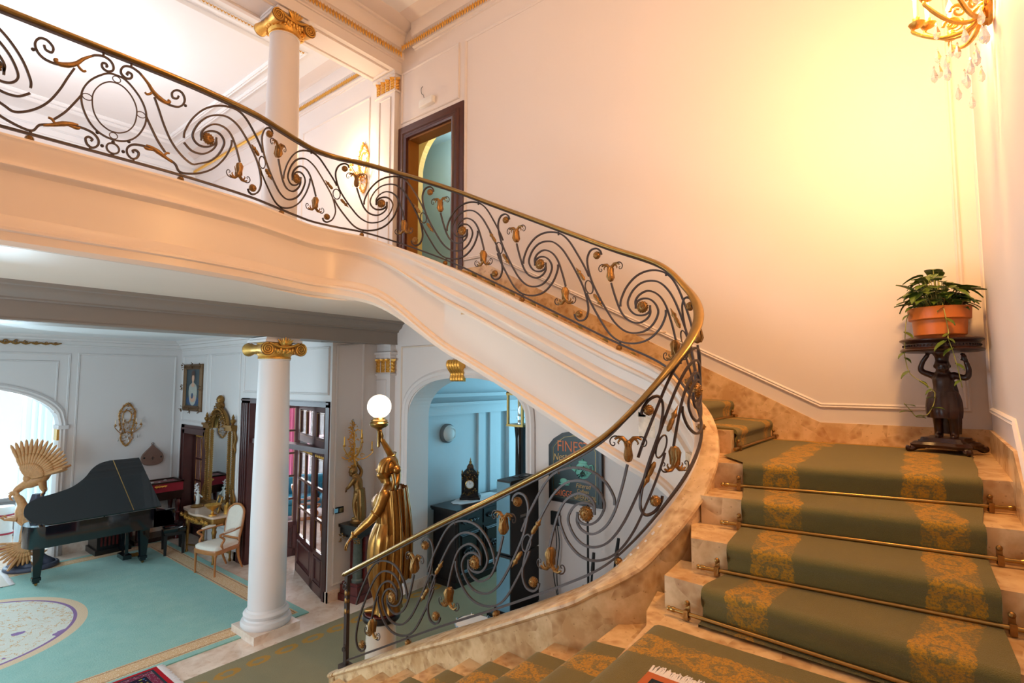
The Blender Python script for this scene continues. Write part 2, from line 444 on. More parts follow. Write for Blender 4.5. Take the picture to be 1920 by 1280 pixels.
# cornice on the back wall, both sides of the beam
corW = [(a,z+.09*max(0,min(1,(8.95-z)/.12))) for a,z in cor]
def gilt_band(mb, p0, p1, nrm, z0, z1, out, step=.052):
    """repeating gilded leaf ornament along a cornice"""
    P0, P1, N = Vector(p0), Vector(p1), Vector(nrm); L = (P1-P0).length; k = int(L/step); T = (P1-P0)/L
    zc, hz = (z0+z1)/2, (z1-z0)/2
    for i in range(k):
        c = P0+T*(i+.5)*step+N*out; w = step*.5
        a = [tuple(c+T*x+N*y+Vector((0,0,z-c.z))) for x,y,z in ((-w,0,z1),(-w*.5,.012,zc+hz*.3),(0,.028,z1),(w*.5,.012,zc+hz*.3),(w,0,z1),(w*.75,.014,zc-hz*.2),(0,.02,z0),(-w*.75,.014,zc-hz*.2),(0,.034,zc))]
        I = [mb.av(p) for p in a]
        for x,y in zip(range(8),[1,2,3,4,5,6,7,0]): mb.af((I[x],I[y],I[8]))
m = MB(); m.loft([[(x,-a,z) for a,z in corW] for x in (-6.3,XR)]); m.loft([[(x,-a,z) for a,z in corW] for x in (-14.9,-7.2)])
trim = struct(m, 'trim_1', M['wall'])
m = MB(); gilt_band(m, (-6.55,0,8.6),(XR,0,8.6),(0,-1,0),8.535,8.655,.055); gilt_band(m,(-14.9,0,8.6),(-7.2,0,8.6),(0,-1,0),8.535,8.655,.055); m.build('gilt_leaf_band', M['gilt'], trim, flat=True)
m = MB(); gilt_band(m, (-6.62,YB,8.5),(-6.62,0,8.5),(1,0,0),8.44,8.565,.055); m.build('gilt_leaf_band', M['gilt'], bpy.data.objects['beam_upper'], flat=True)
# mouldings on the gallery ceiling and gallery wall
m = MB()
for r in ((-14.2,-8.4,-7.6,-.72),(-13.95,-8.65,-7.6,-.95)):
    mould(m, [(r[0],r[2],ZC),(r[1],r[2],ZC),(r[1],r[3],ZC),(r[0],r[3],ZC)], (0,0,-1), .10,.045)
m.loft([[(-14.9+a,y,z) for a,z in corW] for y in (YB,0)])
m.loft([[(-7.2-a,y,z) for a,z in corW] for y in (YB,0)])
struct(m, 'trim_2', M['ceiling'])
m = MB(); gilt_band(m, (-8.35,-7.6,8.93),(-8.35,-.72,8.93),(0,0,-1),8.9,8.94,0); m.build('gilt_leaf_band', M['gilt'], bpy.data.objects['trim_2'], flat=True)
# wall panel mouldings (back wall upper)
m = MB()
mould(m, [(-5.16,0,4.93),(-5.16,0,8.19),(.2,0,8.19),(.2,0,2.99),(-.79,0,2.99),(-4.70,0,4.93)], (0,-1,0))
mould(m, [(-6.59,0,7.37),(-6.59,0,8.2),(-5.30,0,8.2),(-5.30,0,7.37)], (0,-1,0), .03)
mould(m, [(-9.6,0,5.0),(-9.6,0,8.1),(-7.45,0,8.1),(-7.45,0,5.0)], (0,-1,0), .03)
mould(m, [(-14.5,0,5.0),(-14.5,0,8.1),(-9.9,0,8.1),(-9.9,0,5.0)], (0,-1,0), .03)
m.build('panel_moulding', M['wall'], wall_back)
m = MB(); mould(m, [(XR,-.12,2.99),(XR,-.12,8.19),(XR,-5.5,8.19),(XR,-5.5,2.2),(XR,-2.4,2.4),(XR,-1.55,2.99)], (-1,0,0)); m.build('panel_moulding', M['wall'], wall_right)
# lower back wall: gold moulding lines round the arch field
m = MB()
mould(m, [(-6.5,0,.35),(-6.5,0,3.72),(-2.2,0,3.72)], (0,-1,0), .025,.02, closed=False); m.build('moulding', M['cream'], wall_back)
m = MB(); mould(m, [(-3.97,0,.35),(-3.97,0,2.86)], (0,-1,0), .03,.02, closed=False); m.build('gold_moulding', M['giltdeep'], wall_back)
# arch casing
def arch_line(f, c, hw, n=40, z0=None, inset=0):
    out = []
    for i in range(n+1):
        a = pi*i/n; u = c-(hw)*cos(a); out.append((u, f(u)))
    return out
m = MB(); L = arch_line(archW, -5.2, 1.134)
pts = [(-6.334,0,.0)]+[(u,0,z) for u,z in L]+[(-4.066,0,.0)]
mould(m, [(x+(-.07 if x<-5.2 else .07)*min(1,abs(x+5.2)/1.0),y,z+(.06 if z>2.7 else 0)) for x,y,z in pts], (0,-1,0), .14,.04, closed=False)
m.build('arch_casing', M['hallwall'], wall_back)
m = MB()   # gilt keystone console
prof = cr([(3.5,.02),(3.49,.10),(3.43,.13),(3.36,.10),(3.30,.05),(3.24,.06),(3.20,.05),(3.19,.0)],5)
for k in range(5):
    x = -5.37+.052*k; wd = .024
    rings = []
    for z,d in prof: rings.append([(x-wd+.03*(3.5-z),0,z),(x-wd+.03*(3.5-z),-d,z),(x+.03*(3.5-z),-d-.014,z),(x+wd+.03*(3.5-z),-d,z),(x+wd+.03*(3.5-z),0,z)])
    m.loft(rings)
m.build('keystone', M['gilt'], wall_back)
# pilasters on the back wall
def pilaster(z0, z1, capz0, capz1, name):
    m = MB(); x0,x1 = -7.14,-6.66
    m.box(x0,-.10,z0,x1,0,z1); m.box(x0-.03,-.13,z0,x1+.03,0,z0+.16); m.box(x0-.015,-.115,z0+.16,x1+.015,0,z0+.30)
    m.box(x0-.03,-.13,capz0-.05,x1+.03,0,capz0-.02)
    pr = [(0,capz1+.03),(.05,capz1+.06),(.06,capz1+.10),(0,capz1+.1)]
    ab = min(capz1+.07, z1-.045); m.box(x0-.05,-.15,ab,x1+.05,0,ab+.04); m.box(x0-.02,-.12,ab-.05,x1+.02,0,ab)
    mould(m, [(x0+.1,-.10,z0+.45),(x0+.1,-.10,capz0-.12),(x1-.1,-.10,capz0-.12),(x1-.1,-.10,z0+.45)], (0,-1,0), .02,.012)
    p = struct(m, name, M['hallwall'])
    m = MB()
    def leafrow(P0, T, n, N):
        P0, T, N = Vector(P0), Vector(T), Vector(N)
        for i in range(n):
            c = P0+T*(i+.5)/n; w = T.length/n*.46; Tn = T.normalized(); h = capz1-capz0; rings = []
            for k in range(9):
                t = k/8; b = .018+.02*abs(sin(t*pi*4))+(.035*max(0,t-.8)/.2); ww = w*(1-.25*abs(sin(t*pi*4)))
                z = capz0+h*t
                rings.append([tuple(c+Tn*x+N*y+Vector((0,0,z-c.z))) for x,y in ((-ww,0),(-ww*.6,b*.7),(0,b*1.2),(ww*.6,b*.7),(ww,0))])
            m.loft(rings)
    leafrow((x0,-.10,capz0),(x1-x0,0,0),4,(0,-1,0)); leafrow((x1,-.10,capz0),(0,.10,0),1,(1,0,0))
    m.build('gilt_leaf_capital', M['gilt'], p, flat=True)
pilaster(0,3.80,3.33,3.54,'pillar_lower'); pilaster(ZU,8.238,7.955,8.14,'pillar_upper')
# hall wall panels, cornice
m = MB()
for a in ([-12.56,2.36,-11.36,3.70],[-11.2,.45,-9.95,3.70],[-9.78,3.0,-7.08,3.70]):
    mould(m, [(a[0],YF,a[1]),(a[0],YF,a[3]),(a[2],YF,a[3]),(a[2],YF,a[1])], (0,-1,0), .035)
mould(m, [(XH,-.82,.23),(XH,-.82,3.72),(XH,-.36,3.78),(XH,-.36,.23)], (1,0,0), .03)
m.build('panel_moulding', M['hallwall'], wall_hall)
hc = [(0,3.83),(.02,3.835),(.03,3.86),(.06,3.87),(.07,3.90),(.08,3.93),(.12,3.94),(.13,3.97),(.19,4.0),(.21,4.03),(0,4.03)]
m = MB(); m.loft([[(x,YF-a,z) for a,z in hc] for x in (XL,-7.2)]); m.loft([[(XL+a,y,z) for a,z in hc] for y in (YB,YF)]); m.box(-7.2,YF-.05,3.82,-7.0,YF,4.03)
struct(m, 'trim_3', M['hallwall'])
m = MB(); m.box(-9.92,YF-.025,0,-9.80,YF,.14); m.box(-11.25,YF-.025,0,-9.80,YF,.14); m.box(XH-.06,YF-.02,0,XH+.02,YF,.15); m.box(XH,YF-.02,0,XH+.02,-.1,.15); m.box(-7.2,-.155,0,-6.36,0,.13)
m.box(-6.38,-.02,0,-6.33,.44,.16)
struct(m, 'baseboard_hall', M['marblefloor'])
m = MB(); m.box(XL,-2.76,0,XL+.03,YF,.28); struct(m, 'baseboard_left', M['marblefloor'])
# left wall panels, gilt cornice ornament, arch casing
m = MB()
mould(m, [(XL,-2.67,.42),(XL,-2.67,3.70),(XL,-1.03,3.70),(XL,-1.03,.42)], (1,0,0), .035)
mould(m, [(XL,-6.6,2.5),(XL,-6.6,3.69),(XL,-2.81,3.69),(XL,-2.81,.42)], (1,0,0), .035, closed=False)
mould(m, [(XL,-6.5,3.55),(XL,-2.98,3.55),(XL,-2.98,2.6)], (1,0,0), .03, closed=False)
m.build('panel_moulding', M['hallwall'], wall_left)
m = MB(); pts = [(XL,-2.9,0)]+[(XL,u,z) for u,z in reversed(arch_line(archL,-4.6,1.699))]+[(XL,-6.3,0)]
mould(m, [(x,y+(.05 if y>-4.6 else -.05)*min(1,abs(y+4.6)/1.5),z+(.05 if z>2.5 else 0)) for x,y,z in pts], (1,0,0), .12,.05, closed=False)
m.box(XL-.33,-2.93,2.30,XL+.07,-2.78,2.37)
m.build('arch_casing', M['hallwall'], wall_left)
m = MB(); m.box(XL-.2,-2.94,2.10,XL+.03,-2.89,2.30); m.build('gilt_capital', M['gilt'], wall_left)
def acanth_run(mb, P0, T, N, n, h):
    P0,T,N = Vector(P0),Vector(T),Vector(N); Tn = T.normalized(); st = T.length/n
    for i in range(n):
        t = i/n; hh = h*(1-.65*t); c = P0+T*(i+.5)/n
        r = hh*.5; sp = [tuple(c+Tn*(r*(1-k/16)*cos(k*.55+i))+Vector((0,0,r*(1-k/16)*sin(k*.55+i)))+N*(.02+.02*k/16)) for k in range(15)]
        mb.taper(sp, r*.22, r*.3, 5)
        mb.taper([tuple(c+Tn*(st*.5*k)-Vector((0,0,hh*.35*cos(k*1.4))) + N*.025) for k in (-1.3,-.6,0,.6,1.3)], .008,.008,5, .022)
m = MB(); acanth_run(m, (XL+.07,-4.6,3.88),(0,1.62,0),(1,0,0),12,.13); m.build('gilt_scroll_ornament', M['giltdeep'], wall_left)
# skirting of beige marble along landing and flights (back wall and right wall)
m = MB()
m.prism([(XR,2.67),(XR,2.84),(-.80,2.84),(-4.72,4.79),(-5.3,4.79),(-5.3,4.6),(-4.72,4.45),(-1.0,2.5)], -.02, 0, 'xz')
struct(m, 'baseboard_back', M['marble'])
m = MB(); m.prism([(0,2.3),(0,2.84),(-1.55,2.84),(-2.9,2.17),(YB,2.17),(YB,1.8),(-2.6,1.8)], XR-.02, XR, 'yz'); struct(m, 'baseboard_right', M['marble'])
m = MB(); m.box(-7.2,YB-.1,0,XR+.3,YB,4.12); m.box(-4.9,YB-.1,4.12,XR+.3,YB,ZC); struct(m, 'wall_front', M['wall'])
# rooms behind: door upstairs, corridor behind the arch, drawing room
m = MB()
bl = superarch(-7.25,.76,7.3,8.18,2,2)
wall_mesh(m, 'x', 1.6, .12, -9.5, -4.5, ZU, 8.95, [(-8.0,-6.55,ZU,bl)])
m.box(-9.5,.2,ZU,-9.3,1.6,8.95); m.box(-4.7,.2,ZU,-4.5,1.6,8.95); m.box(-9.5,.2,4.5,-4.5,3,ZU)
struct(m, 'wall_bedroom', M['yellowwall'])
t_bl = simple('pale blue wall', (186,216,226), .6, var=.02)
m = MB(); m.box(-9.5,2.6,ZU,-4.5,2.7,8.95); m.box(-9.5,.42,8.5,-4.5,2.7,8.6); struct(m, 'wall_bedroom_far', t_bl)
cw = simple('corridor wall paint', (196,208,212), .5, var=.02)
m = MB()
m.box(-6.62,.42,0,-6.5,5,3.6); m.box(-3.7,.42,0,-3.58,5,3.6); m.box(-6.62,4.9,0,-3.58,5,3.6)
for y0,y1,d in ((.42,.53,.07),(1.74,1.92,.05),(2.06,2.36,.05),(2.55,3.3,.10)): m.box(-6.5,y0,0,-6.5+d,y1,2.62)
m.box(-6.5,.42,2.62,-6.42,5,2.79); m.box(-6.5,.42,2.78,-6.36,5,2.83); m.box(-6.5,.42,2.92,-6.38,5,2.98)
m.box(-6.5,.42,0,-6.42,5,.16)
struct(m, 'wall_corridor', cw)
m = MB(); m.box(-6.62,.42,3.6,-3.58,5,3.7); struct(m, 'ceiling_corridor', M['ceiling'])
m = MB()
m.box(-13.8,4.4,0,-7.12,4.5,3.5); m.box(-13.8,-.625,0,XL-.3,-.6,3.5); m.box(-7.12,-.6,0,-7.06,4.5,3.5); m.box(-13.8,-.62,3.5,-7.12,4.5,3.6)
struct(m, 'wall_drawing_room', M['wall'])
# conservatory seen through the left arch
m = MB(); m.box(-17,YB,0,-16.9,-1.2,4.2); m.box(-17,-1.3,0,XL-.35,-1.2,4.2); struct(m, 'wall_conservatory', M['ceiling'])
# ------------------------------------------------------------------ columns
def volute(mb, c, ax, N, r, turns=2.6, flip=1):
    """spiral relief disc: c centre, ax in-plane horizontal axis, N normal"""
    c, ax, N = Vector(c), Vector(ax), Vector(N); up = Vector((0,0,1))
    ring = [tuple(c+ax*(r*cos(2*pi*k/20))+up*(r*sin(2*pi*k/20))) for k in range(20)]
    ring2 = [tuple(Vector(p)+N*.015) for p in ring]
    mb.mi = 1; mb.loft([ring,ring2]); mb.mi = 0  # darker gilt disc: shade between the spiral ridges put into the colour
    pts = []
    for k in range(46):
        t = k/45; a = pi/2+flip*t*turns*2*pi; q = r*.93*(1-.86*t)
        pts.append(tuple(c+ax*(q*cos(a))+up*(q*sin(a))+N*.02))
    mb.taper(pts, r*.11, r*.06, 6)
    mb.sphere(tuple(c+N*.02), r*.12, 8, 6)
def column(z0, z1, label):
    cx, cy = -6.87, -1.86
    h = z1-z0
    root = thing('column', label, 'column', (cx,cy,z0), 0, 'ionic columns under the gallery beams', 'thing')
    m = MB(); m.box(-.30,-.30,0,.30,.30,.10); m.build('plinth', M['marblefloor'], root)
    m = MB(); m.lathe([(.285,.10),(.30,.12),(.305,.15),(.295,.18),(.262,.195),(.255,.215),(.272,.235),(.276,.26),(.262,.28),(.24,.29),(.236,.305),(.232,.32),(.0,.32)], 40); m.build('base', M['hallwall'], root)
    m = MB(); m.lathe([(.225-.035*max(0,(k/20-.3)/.7)**1.4, .31+(h-.31-.31)*k/20) for k in range(21)]+[(.20,h-.305),(.20,h-.28)], 48); m.build('shaft', M['hallwall'], root)
    cap = MB(); zc = h-.165
    for sx in (1,-1):
        for sy in (1,-1):
            volute(cap, (sx*.245, sy*.225, zc), (0,1,0), (sx,0,0), .088, flip=-sy*1)
    for sy in (1,-1):   # bolsters
        cap.loft([[(x, sy*.225+r*cos(2*pi*k/16), zc+r*sin(2*pi*k/16)) for k in range(16)] for x,r in ((-.245,.088),(-.12,.062),(-.05,.05),(0,.062),(.05,.05),(.12,.062),(.245,.088))])
    for sx in (1,-1):   # swag of leaves between the volutes
        cap.taper([(sx*.25,y,zc+.04-.05*cos(y/.2*pi/2)+.035) for y in [-.2+.4*k/12 for k in range(13)]], .018,.018,6)
        for k in range(9):
            y = -.16+.04*k; cap.sphere((sx*.235,y,zc-.02+.012*(k%2)), .03, 8, 6, (.8,.8,1.1))
        for k in range(-3,4):
            cap.taper([(sx*.22,.0,zc+.03),(sx*.27,k*.022,zc+.085),(sx*.28,k*.034,zc+.125+.01*(3-abs(k)))], .016,.006,5,.02)
    cap.lathe([(.19,h-.30),(.205,h-.285),(.205,h-.27),(.198,h-.26),(.215,h-.235),(.235,h-.19),(.235,h-.15),(.22,h-.12),(.22,h-.08)], 40)
    for k in range(26):
        a = 2*pi*k/26; cap.sphere((.232*cos(a),.232*sin(a),h-.20), .022, 8, 6, (1,1,1.3))
    cap.build('capital', [M['gilt'],M['giltdeep']], root)
    m = MB(); m.box(-.25,-.25,h-.075,.25,.25,h-.045); m.box(-.23,-.23,h-.045,.23,.23,h-.012); m.build('abacus', M['hallwall'], root)
    return root
column(0, 3.777, 'lower grey white ionic column on the marble strip, gilt volutes, beside the teal carpet')
column(ZU, 8.24, 'upper pale ionic column behind the gallery railing, gilt capital under the ceiling beam')

# ------------------------------------------------------------------ staircase
stair = thing('staircase', 'curved beige marble staircase with cream stringer rising to the gallery', 'staircase', (0,0,0), kind='thing')
RIS = .167; LZ = 2.67
def step(poly, z, th=.2, name='step'):
    m = MB(); m.prism(poly, z-th, z-.03); 
    cx = sum(p[0] for p in poly)/len(poly); cy = sum(p[1] for p in poly)/len(poly)
    m.prism(poly, z-.03, z)
    return fixn(m.build(name, M['marble'], stair, smooth=20))
NL = [((-1.25,-1.79),(XR,-1.45)),((-1.16,-2.06),(XR,-1.88)),((-1.10,-2.41),(XR,-2.31)),((-1.18,-2.60),(XR,-2.74))]
step([(-1.5,-.0),(-1.5,-1.4),NL[0][0],NL[0][1],(XR,0)], LZ, .3, 'landing')
for i in (1,2,3):
    a, b = NL[i], NL[i-1]; z = LZ-RIS*i
    step([a[0],a[1],(XR,b[1][1]+.1),(b[0][0]-.1,b[0][1]+.1)], z, .26)
step([(-1.30,-2.42),(-1.24,-2.70),(-1.17,-2.86),(-1.12,-3.44),(-1.10,-7.0),(XR,-7.0),(XR,-2.65),(-1.1,-2.42)], LZ-4*RIS, .3, 'quarter_landing')
XN = [-1.46-.363*k for k in range(0,12)]
for k in range(5,17):
    x0 = XN[k-5]; x1 = -1.05 if k==5 else XN[k-6]+.05; z = LZ-RIS*k
    if z<.02: break
    step([(x0,-2.45),(x1,-2.45),(x1,-4.3),(x0,-4.3)], z, min(.26,z))
XU = [-1.2-.335*k for k in range(12)]
for k in range(1,13):
    z = LZ+RIS*k; x0 = XU[k-1]; x1 = XU[k-1]-.40 if k<12 else -5.3
    step([(x0,-.0),(x1,-.0),(x1,-1.28 if k<9 else -1.36-.05*(k-9)),(x0,-1.28 if k<9 else -1.33-.04*(k-9))], z, .26)
m = MB()
kp = [(-.0,-.052),(.10,-.052),(.125,-.062),(.132,-.08),(.12,-.095),(.105,-.10),(.105,-.75),(-.0,-.75)]
KD = [(0,.13),(S_low(-3.9),.24),(S_low(-3.2),.33),(S_low(-2.4),.40),(S_low(-1.85),.43),(S_low(-1.62),.40),(S_low(-1.5),.33),(S_low(-1.4),.26),(S_low(-1.4)+.18,.19),(S_low(-1.4)+.36,.145),(S_low(-1.4)+.6,.115),(S_up(-2.2),.11),(99,.11)]
def kd(s):
    for (a,da),(b,db) in zip(KD,KD[1:]):
        if s<=b: return da+(db-da)*max(0,(s-a)/(b-a))
    return .11
def kprof(s):
    d = kd(s); b = -.75 if s<S_up(-2.2) else -.42
    return [(0,-.052),(d-.03,-.052),(d-.006,-.062),(d,-.08),(d-.012,-.095),(d-.027,-.10),(d-.027,b),(0,b)]
psweep(m, 0, S_TOP, kprof, .04)
x,y,z,tx,ty,nx,ny = at_s(0)
rings = []
kp = kprof(0)
for k in range(7):
    a = pi/2*k/6; d = .14*sin(a); q = cos(a)*.45+.55
    rings.append([(x-tx*d+nx*(o*q+.01), y-ty*d+ny*(o*q+.01), max(z+h-d*.5,.001)) for o,h in kp])
m.loft(rings[::-1])
fixn(m.build('kerb', M['marble'], stair, smooth=30))
# stringer (well side), profile (offset gallery, z gallery, offset flight, z flight)
SP = [(.0,-.055,.0,-.055),(-.05,-.057,-.05,-.057),(-.056,-.075,-.056,-.08),(-.05,-.085,-.035,-.10),(-.047,-.10,-.03,-.15),(-.044,-.115,-.05,-.165),(-.040,-.13,-.05,-.185),(-.034,-.15,-.022,-.205),(-.024,-.20,-.014,-.29),(-.022,-.225,-.036,-.32),(-.026,-.24,-.04,-.345),(-.034,-.25,-.024,-.365),(-.05,-.256,-.012,-.43),(-.055,-.264,-.044,-.445),(-.048,-.272,-.046,-.462),(-.03,-.277,-.016,-.48),(-.008,-.30,-.004,-.50),(-.005,-.60,-.004,-.915),(-.03,-.63,-.03,-.928),(-.036,-.675,-.036,-.95),(-.055,-.69,-.055,-.965),(-.055,-.71,-.055,-.98),(-.034,-.72,-.034,-.99),(-.034,-.78,-.034,-1.02),(.0,-.81,.0,-1.03),(.06,-.81,.06,-1.03),(.06,-.055,.06,-.055)]
sA, sB = S_up(-4.0), S_up(-5.05)
def sprof(s):
    f = 1.0 if s<sA else (0.0 if s>sB else 1-(s-sA)/(sB-sA)); f = f*f*(3-2*f)
    return [(a*(1-f)+c*f, b*(1-f)+d*f) for a,b,c,d in SP]
m = MB(); psweep(m, .02, STOT, sprof, .05)
fixn(m.build('stringer', M['cream'], stair, smooth=35))
m = MB(); n = 40; R = []     # soffit under the upper flight
s0 = S_up(-1.75)
for i in range(n+1):
    s = s0+(S_TOP+.1-s0)*i/n; x,y,z,*_ = at_s(s); h = sprof(s)[24][1]
    R.append([(x,y,z+h),(x,0,z+h),(x,0,z+h+.06),(x,y,z+h+.06)])
m.loft(R)
R = []
for i in range(n+1):
    s = S_low(-4.3)+(s0-S_low(-4.3))*i/n; x,y,z,tx,ty,nx,ny = at_s(s); h = sprof(s)[24][1]
    e = 1.5
    qx, qy = min(x+nx*e, XR), y+ny*e
    R.append([(x,y,max(z+h,.0)),(qx,qy,max(z+h,.0)),(qx,qy,max(z+h+.05,.02)),(x,y,max(z+h+.05,.02))])
m.loft(R)
fixn(m.build('soffit', M['cream'], stair, smooth=35))
# ------------------------------------------------------------------ carpets on the stairs
def carpet_strip(lines, name, label, th=.014, nu=10, v0=0):
    """lines: list of (L,R) points; makes a carpet surface with side edges"""
    m = MB(); V = [v0]
    for a,b in zip(lines, lines[1:]):
        V.append(V[-1]+ (sum((a[0][i]-b[0][i])**2 for i in range(3))**.5+sum((a[1][i]-b[1][i])**2 for i in range(3))**.5)/2)
    I = []
    for (l,r),v in zip(lines,V):
        w = sqrt(sum((l[i]-r[i])**2 for i in range(3)))
        I.append([(m.av(tuple(l[i]+(r[i]-l[i])*k/nu for i in range(3))), (w*k/nu, v)) for k in range(nu+1)])
    for A,B in zip(I,I[1:]):
        for k in range(nu):
            q = (A[k],A[k+1],B[k+1],B[k]); m.af([x[0] for x in q],[x[1] for x in q])
    for side in (0,1):
        P = [ln[side] for ln in lines]
        D = [m.av((p[0],p[1],p[2]-.03)) for p in P]
        for i in range(len(P)-1): m.af([I[i][0 if side==0 else nu][0], I[i+1][0 if side==0 else nu][0], D[i+1], D[i]], [(0,0)]*4)
    return m
def steps_lines(fr, zs, back, bulge=.035):
    """fr: list of (L,R) xy nosing pts (high to low), zs tread z for each; back: (L,R) start"""
    out = [((*back[0],zs[0]+.014),(*back[1],zs[0]+.014))]
    for i,(l,r) in enumerate(fr):
        z = zs[i]+.014
        L,R = Vector((*l,0)),Vector((*r,0)); d = (R-L).normalized(); n = Vector((-d.y,d.x,0))*-1   # towards lower side
        if i+1<len(fr):
            nl = Vector((*fr[i+1][0],0)); 
            if n.dot(nl-L)<0: n = -n
        for off,dz in ((-.05,.0),(-.005,-.002),(.016,-.012),(.027,-.032),(.022,-.055),(.008,-.075),(.006,-.12),(.010,-RIS+.012)):
            if i==len(fr)-1 and dz<-.05 and False: continue
            p, q = L+n*off, R+n*off
            out.append(((p.x,p.y,z+dz),(q.x,q.y,z+dz)))
    return out
z0 = LZ
fr = [((-.99,-1.755),(.18,-1.505)),((-.92,-2.06),(.165,-1.92)),((-.90,-2.42),(.18,-2.345)),((-.955,-2.655),(.195,-2.755))]
ln = [((-1.02,-.55,z0+.014),(.185,-.35,z0+.014))]+steps_lines(fr,[LZ-RIS*i for i in range(4)],((-.99,-1.4),(.185,-1.15)))
ln.append(((-.96,-2.72,LZ-4*RIS+.014),(.2,-2.80,LZ-4*RIS+.014)))
run = thing('stair_runner', 'olive green runner with gold wreath borders laid over the stairs', 'carpet')
m = carpet_strip(ln,'',''); fixn(m.build('runner_winders', M['runner'], run, smooth=60))
m = MB()   # landing piece
def lp(pts, z, uvf):
    I = [m.av((x,y,z)) for x,y in pts]; m.af(I, [uvf(x,y) for x,y in pts])
lp([(-1.02,-.55),(.185,-.35),(.185,-.16),(-1.17,-.14),(-1.19,-1.0),(-1.18,-1.25)], LZ+.0135, lambda x,y:(x+.97,y))
lp([(-1.02,-.55),(-1.18,-1.25),(-1.19,-1.5),(-.99,-1.75),(-.99,-1.4)], LZ+.013, lambda x,y:(x+.97,y))
m.build('runner_landing', M['runner'], run)
m = MB(); m.box(-1.15,-.20,LZ+.013,.18,-.185,LZ+.0155); m.build('gold_edge_line', simple('gold carpet line',(206,146,40),.9,0,.3,60), run)
fr = [((-1.12,-2.84),(-1.12,-4.0))]+[((x,-2.87),(x,-4.0)) for x in XN[:11]]
fl = steps_lines(fr,[LZ-RIS*(4+i) for i in range(12)],((.2,-2.84),(.2,-4.0)))
fl[0] = ((.2,-2.86,fl[0][0][2]),(.2,-4.0,fl[0][1][2])); fl.insert(1, ((-.9,-2.85,fl[0][0][2]),(-.9,-4.0,fl[0][0][2])))
m = carpet_strip(fl,'',''); fixn(m.build('runner_lower_flight', M['runner'], run, smooth=60))
fr = [((x,-1.2),(x,-.08)) for x in XU[::-1]]
m = carpet_strip(steps_lines(fr,[LZ+RIS*(12-i) for i in range(12)],((-5.1,-1.2),(-5.1,-.08))),'',''); fixn(m.build('runner_upper_flight', M['runner'], run, smooth=60))
# stair rods
def rod(a, b, label, brk=True):
    A,B = Vector(a),Vector(b); L = (B-A).length; yaw = atan2((B-A).y,(B-A).x)
    r = thing('stair_rod', label, 'stair rod', a, yaw, 'brass stair rods')
    m = MB(); m.tube([(0,0,0),(L,0,0)], .0105, 12)
    for k in (.33,.66): m.tube([(L*k-.004,0,0),(L*k+.004,0,0)], .0112, 12)
    m.build('bar', M['brass'], r)
    for x in (0,L):
        m = MB(); s = -1 if x==0 else 1
        m.at((x,0,0),(0,s*pi/2,0)); m.lathe([(.0105,-.03),(.014,-.02),(.014,-.008),(.011,0),(.014,.006),(.012,.014),(.004,.018)], 12); m.build('finial', M['brass'], r)
    for x in (.09,L-.10):
        m = MB(); m.box(x-.012,-.016,-.028,x+.012,.012,-.016); m.box(x-.012,-.018,-.02,x+.012,-.012,.02); m.box(x-.012,.010,-.03,x+.012,.016,.05); m.box(x-.012,-.016,.012,x+.012,.016,.018)
        m.sphere((x,.006,.05),.014,8,6)
        m.build('bracket', M['giltdeep'], r)
def off(p, n, d): return (p[0]+n[0]*d, p[1]+n[1]*d)
ll = ['topmost of the brass stair rods, below the landing nosing','second brass stair rod below the landing','third brass stair rod below the landing','lowest long brass stair rod, just above the foreground quarter landing']
ends = [((-1.10,-1.80),(.31,-1.50)),((-1.02,-2.10),(.31,-1.935)),((-1.04,-2.455),(.31,-2.36)),((-1.12,-2.675),(.31,-2.795))]
for i,(a,b) in enumerate(ends):
    z = LZ-RIS*(i+1)+.034
    rod((*a,z),(*b,z), ll[i])
rod((XU[0]+.03,-1.27,LZ+.034),(XU[0]+.05,-.03,LZ+.034), 'brass stair rod at the foot of the upper flight, on the landing')
rod((XU[1]+.03,-1.27,LZ+RIS+.034),(XU[1]+.03,-.03,LZ+RIS+.034), 'brass stair rod on the second riser of the upper flight')
# ------------------------------------------------------------------ balustrade
bal = thing('balustrade', 'wrought iron balustrade with scrolls, gilt rosettes and a brass handrail', 'balustrade')
def rail_path(s0, s1, h, step=.03):
    n = int((s1-s0)/step); return [bp(s0+(s1-s0)*i/n, h) for i in range(n+1)]
def vsweep(mb, s0, s1, prof, step=.03):
    psweep(mb, s0, s1, lambda s: prof, step)
hp = [(.037*cos(a)*1.0, .815+.022*sin(a)+(.004 if abs(cos(a))<.3 and sin(a)>0 else 0)) for a in [2*pi*k/18 for k in range(18)]]
m = MB(); psweep(m, -.0, STOT, lambda s: hp, .03)
x,y,z,tx,ty,nx,ny = at_s(0); rings = []    # scrolled lower end of the rail
for k in range(9):
    a = pi/2*k/8; d = .055*sin(a); q = max(cos(a),.05)
    rings.append([(x-tx*d+nx*o*q*1.15, y-ty*d+ny*o*q*1.15, z+.815-.02*sin(a)+(h-.815)*q) for o,h in hp])
m.loft(rings)
fixn(m.build('handrail', M['brass'], bal, smooth=50))
m = MB(); vsweep(m, .01, STOT, [(-.017,.785),(.017,.785),(.017,.797),(-.017,.797)])
fixn(m.build('steel_flat', M['iron'], bal, smooth=30))
m = MB(); vsweep(m, .0, STOT, [(-.010,-.009),(.010,-.009),(.010,.009),(-.010,.009)]); fixn(m.build('bottom_rail', M['iron'], bal, smooth=30))
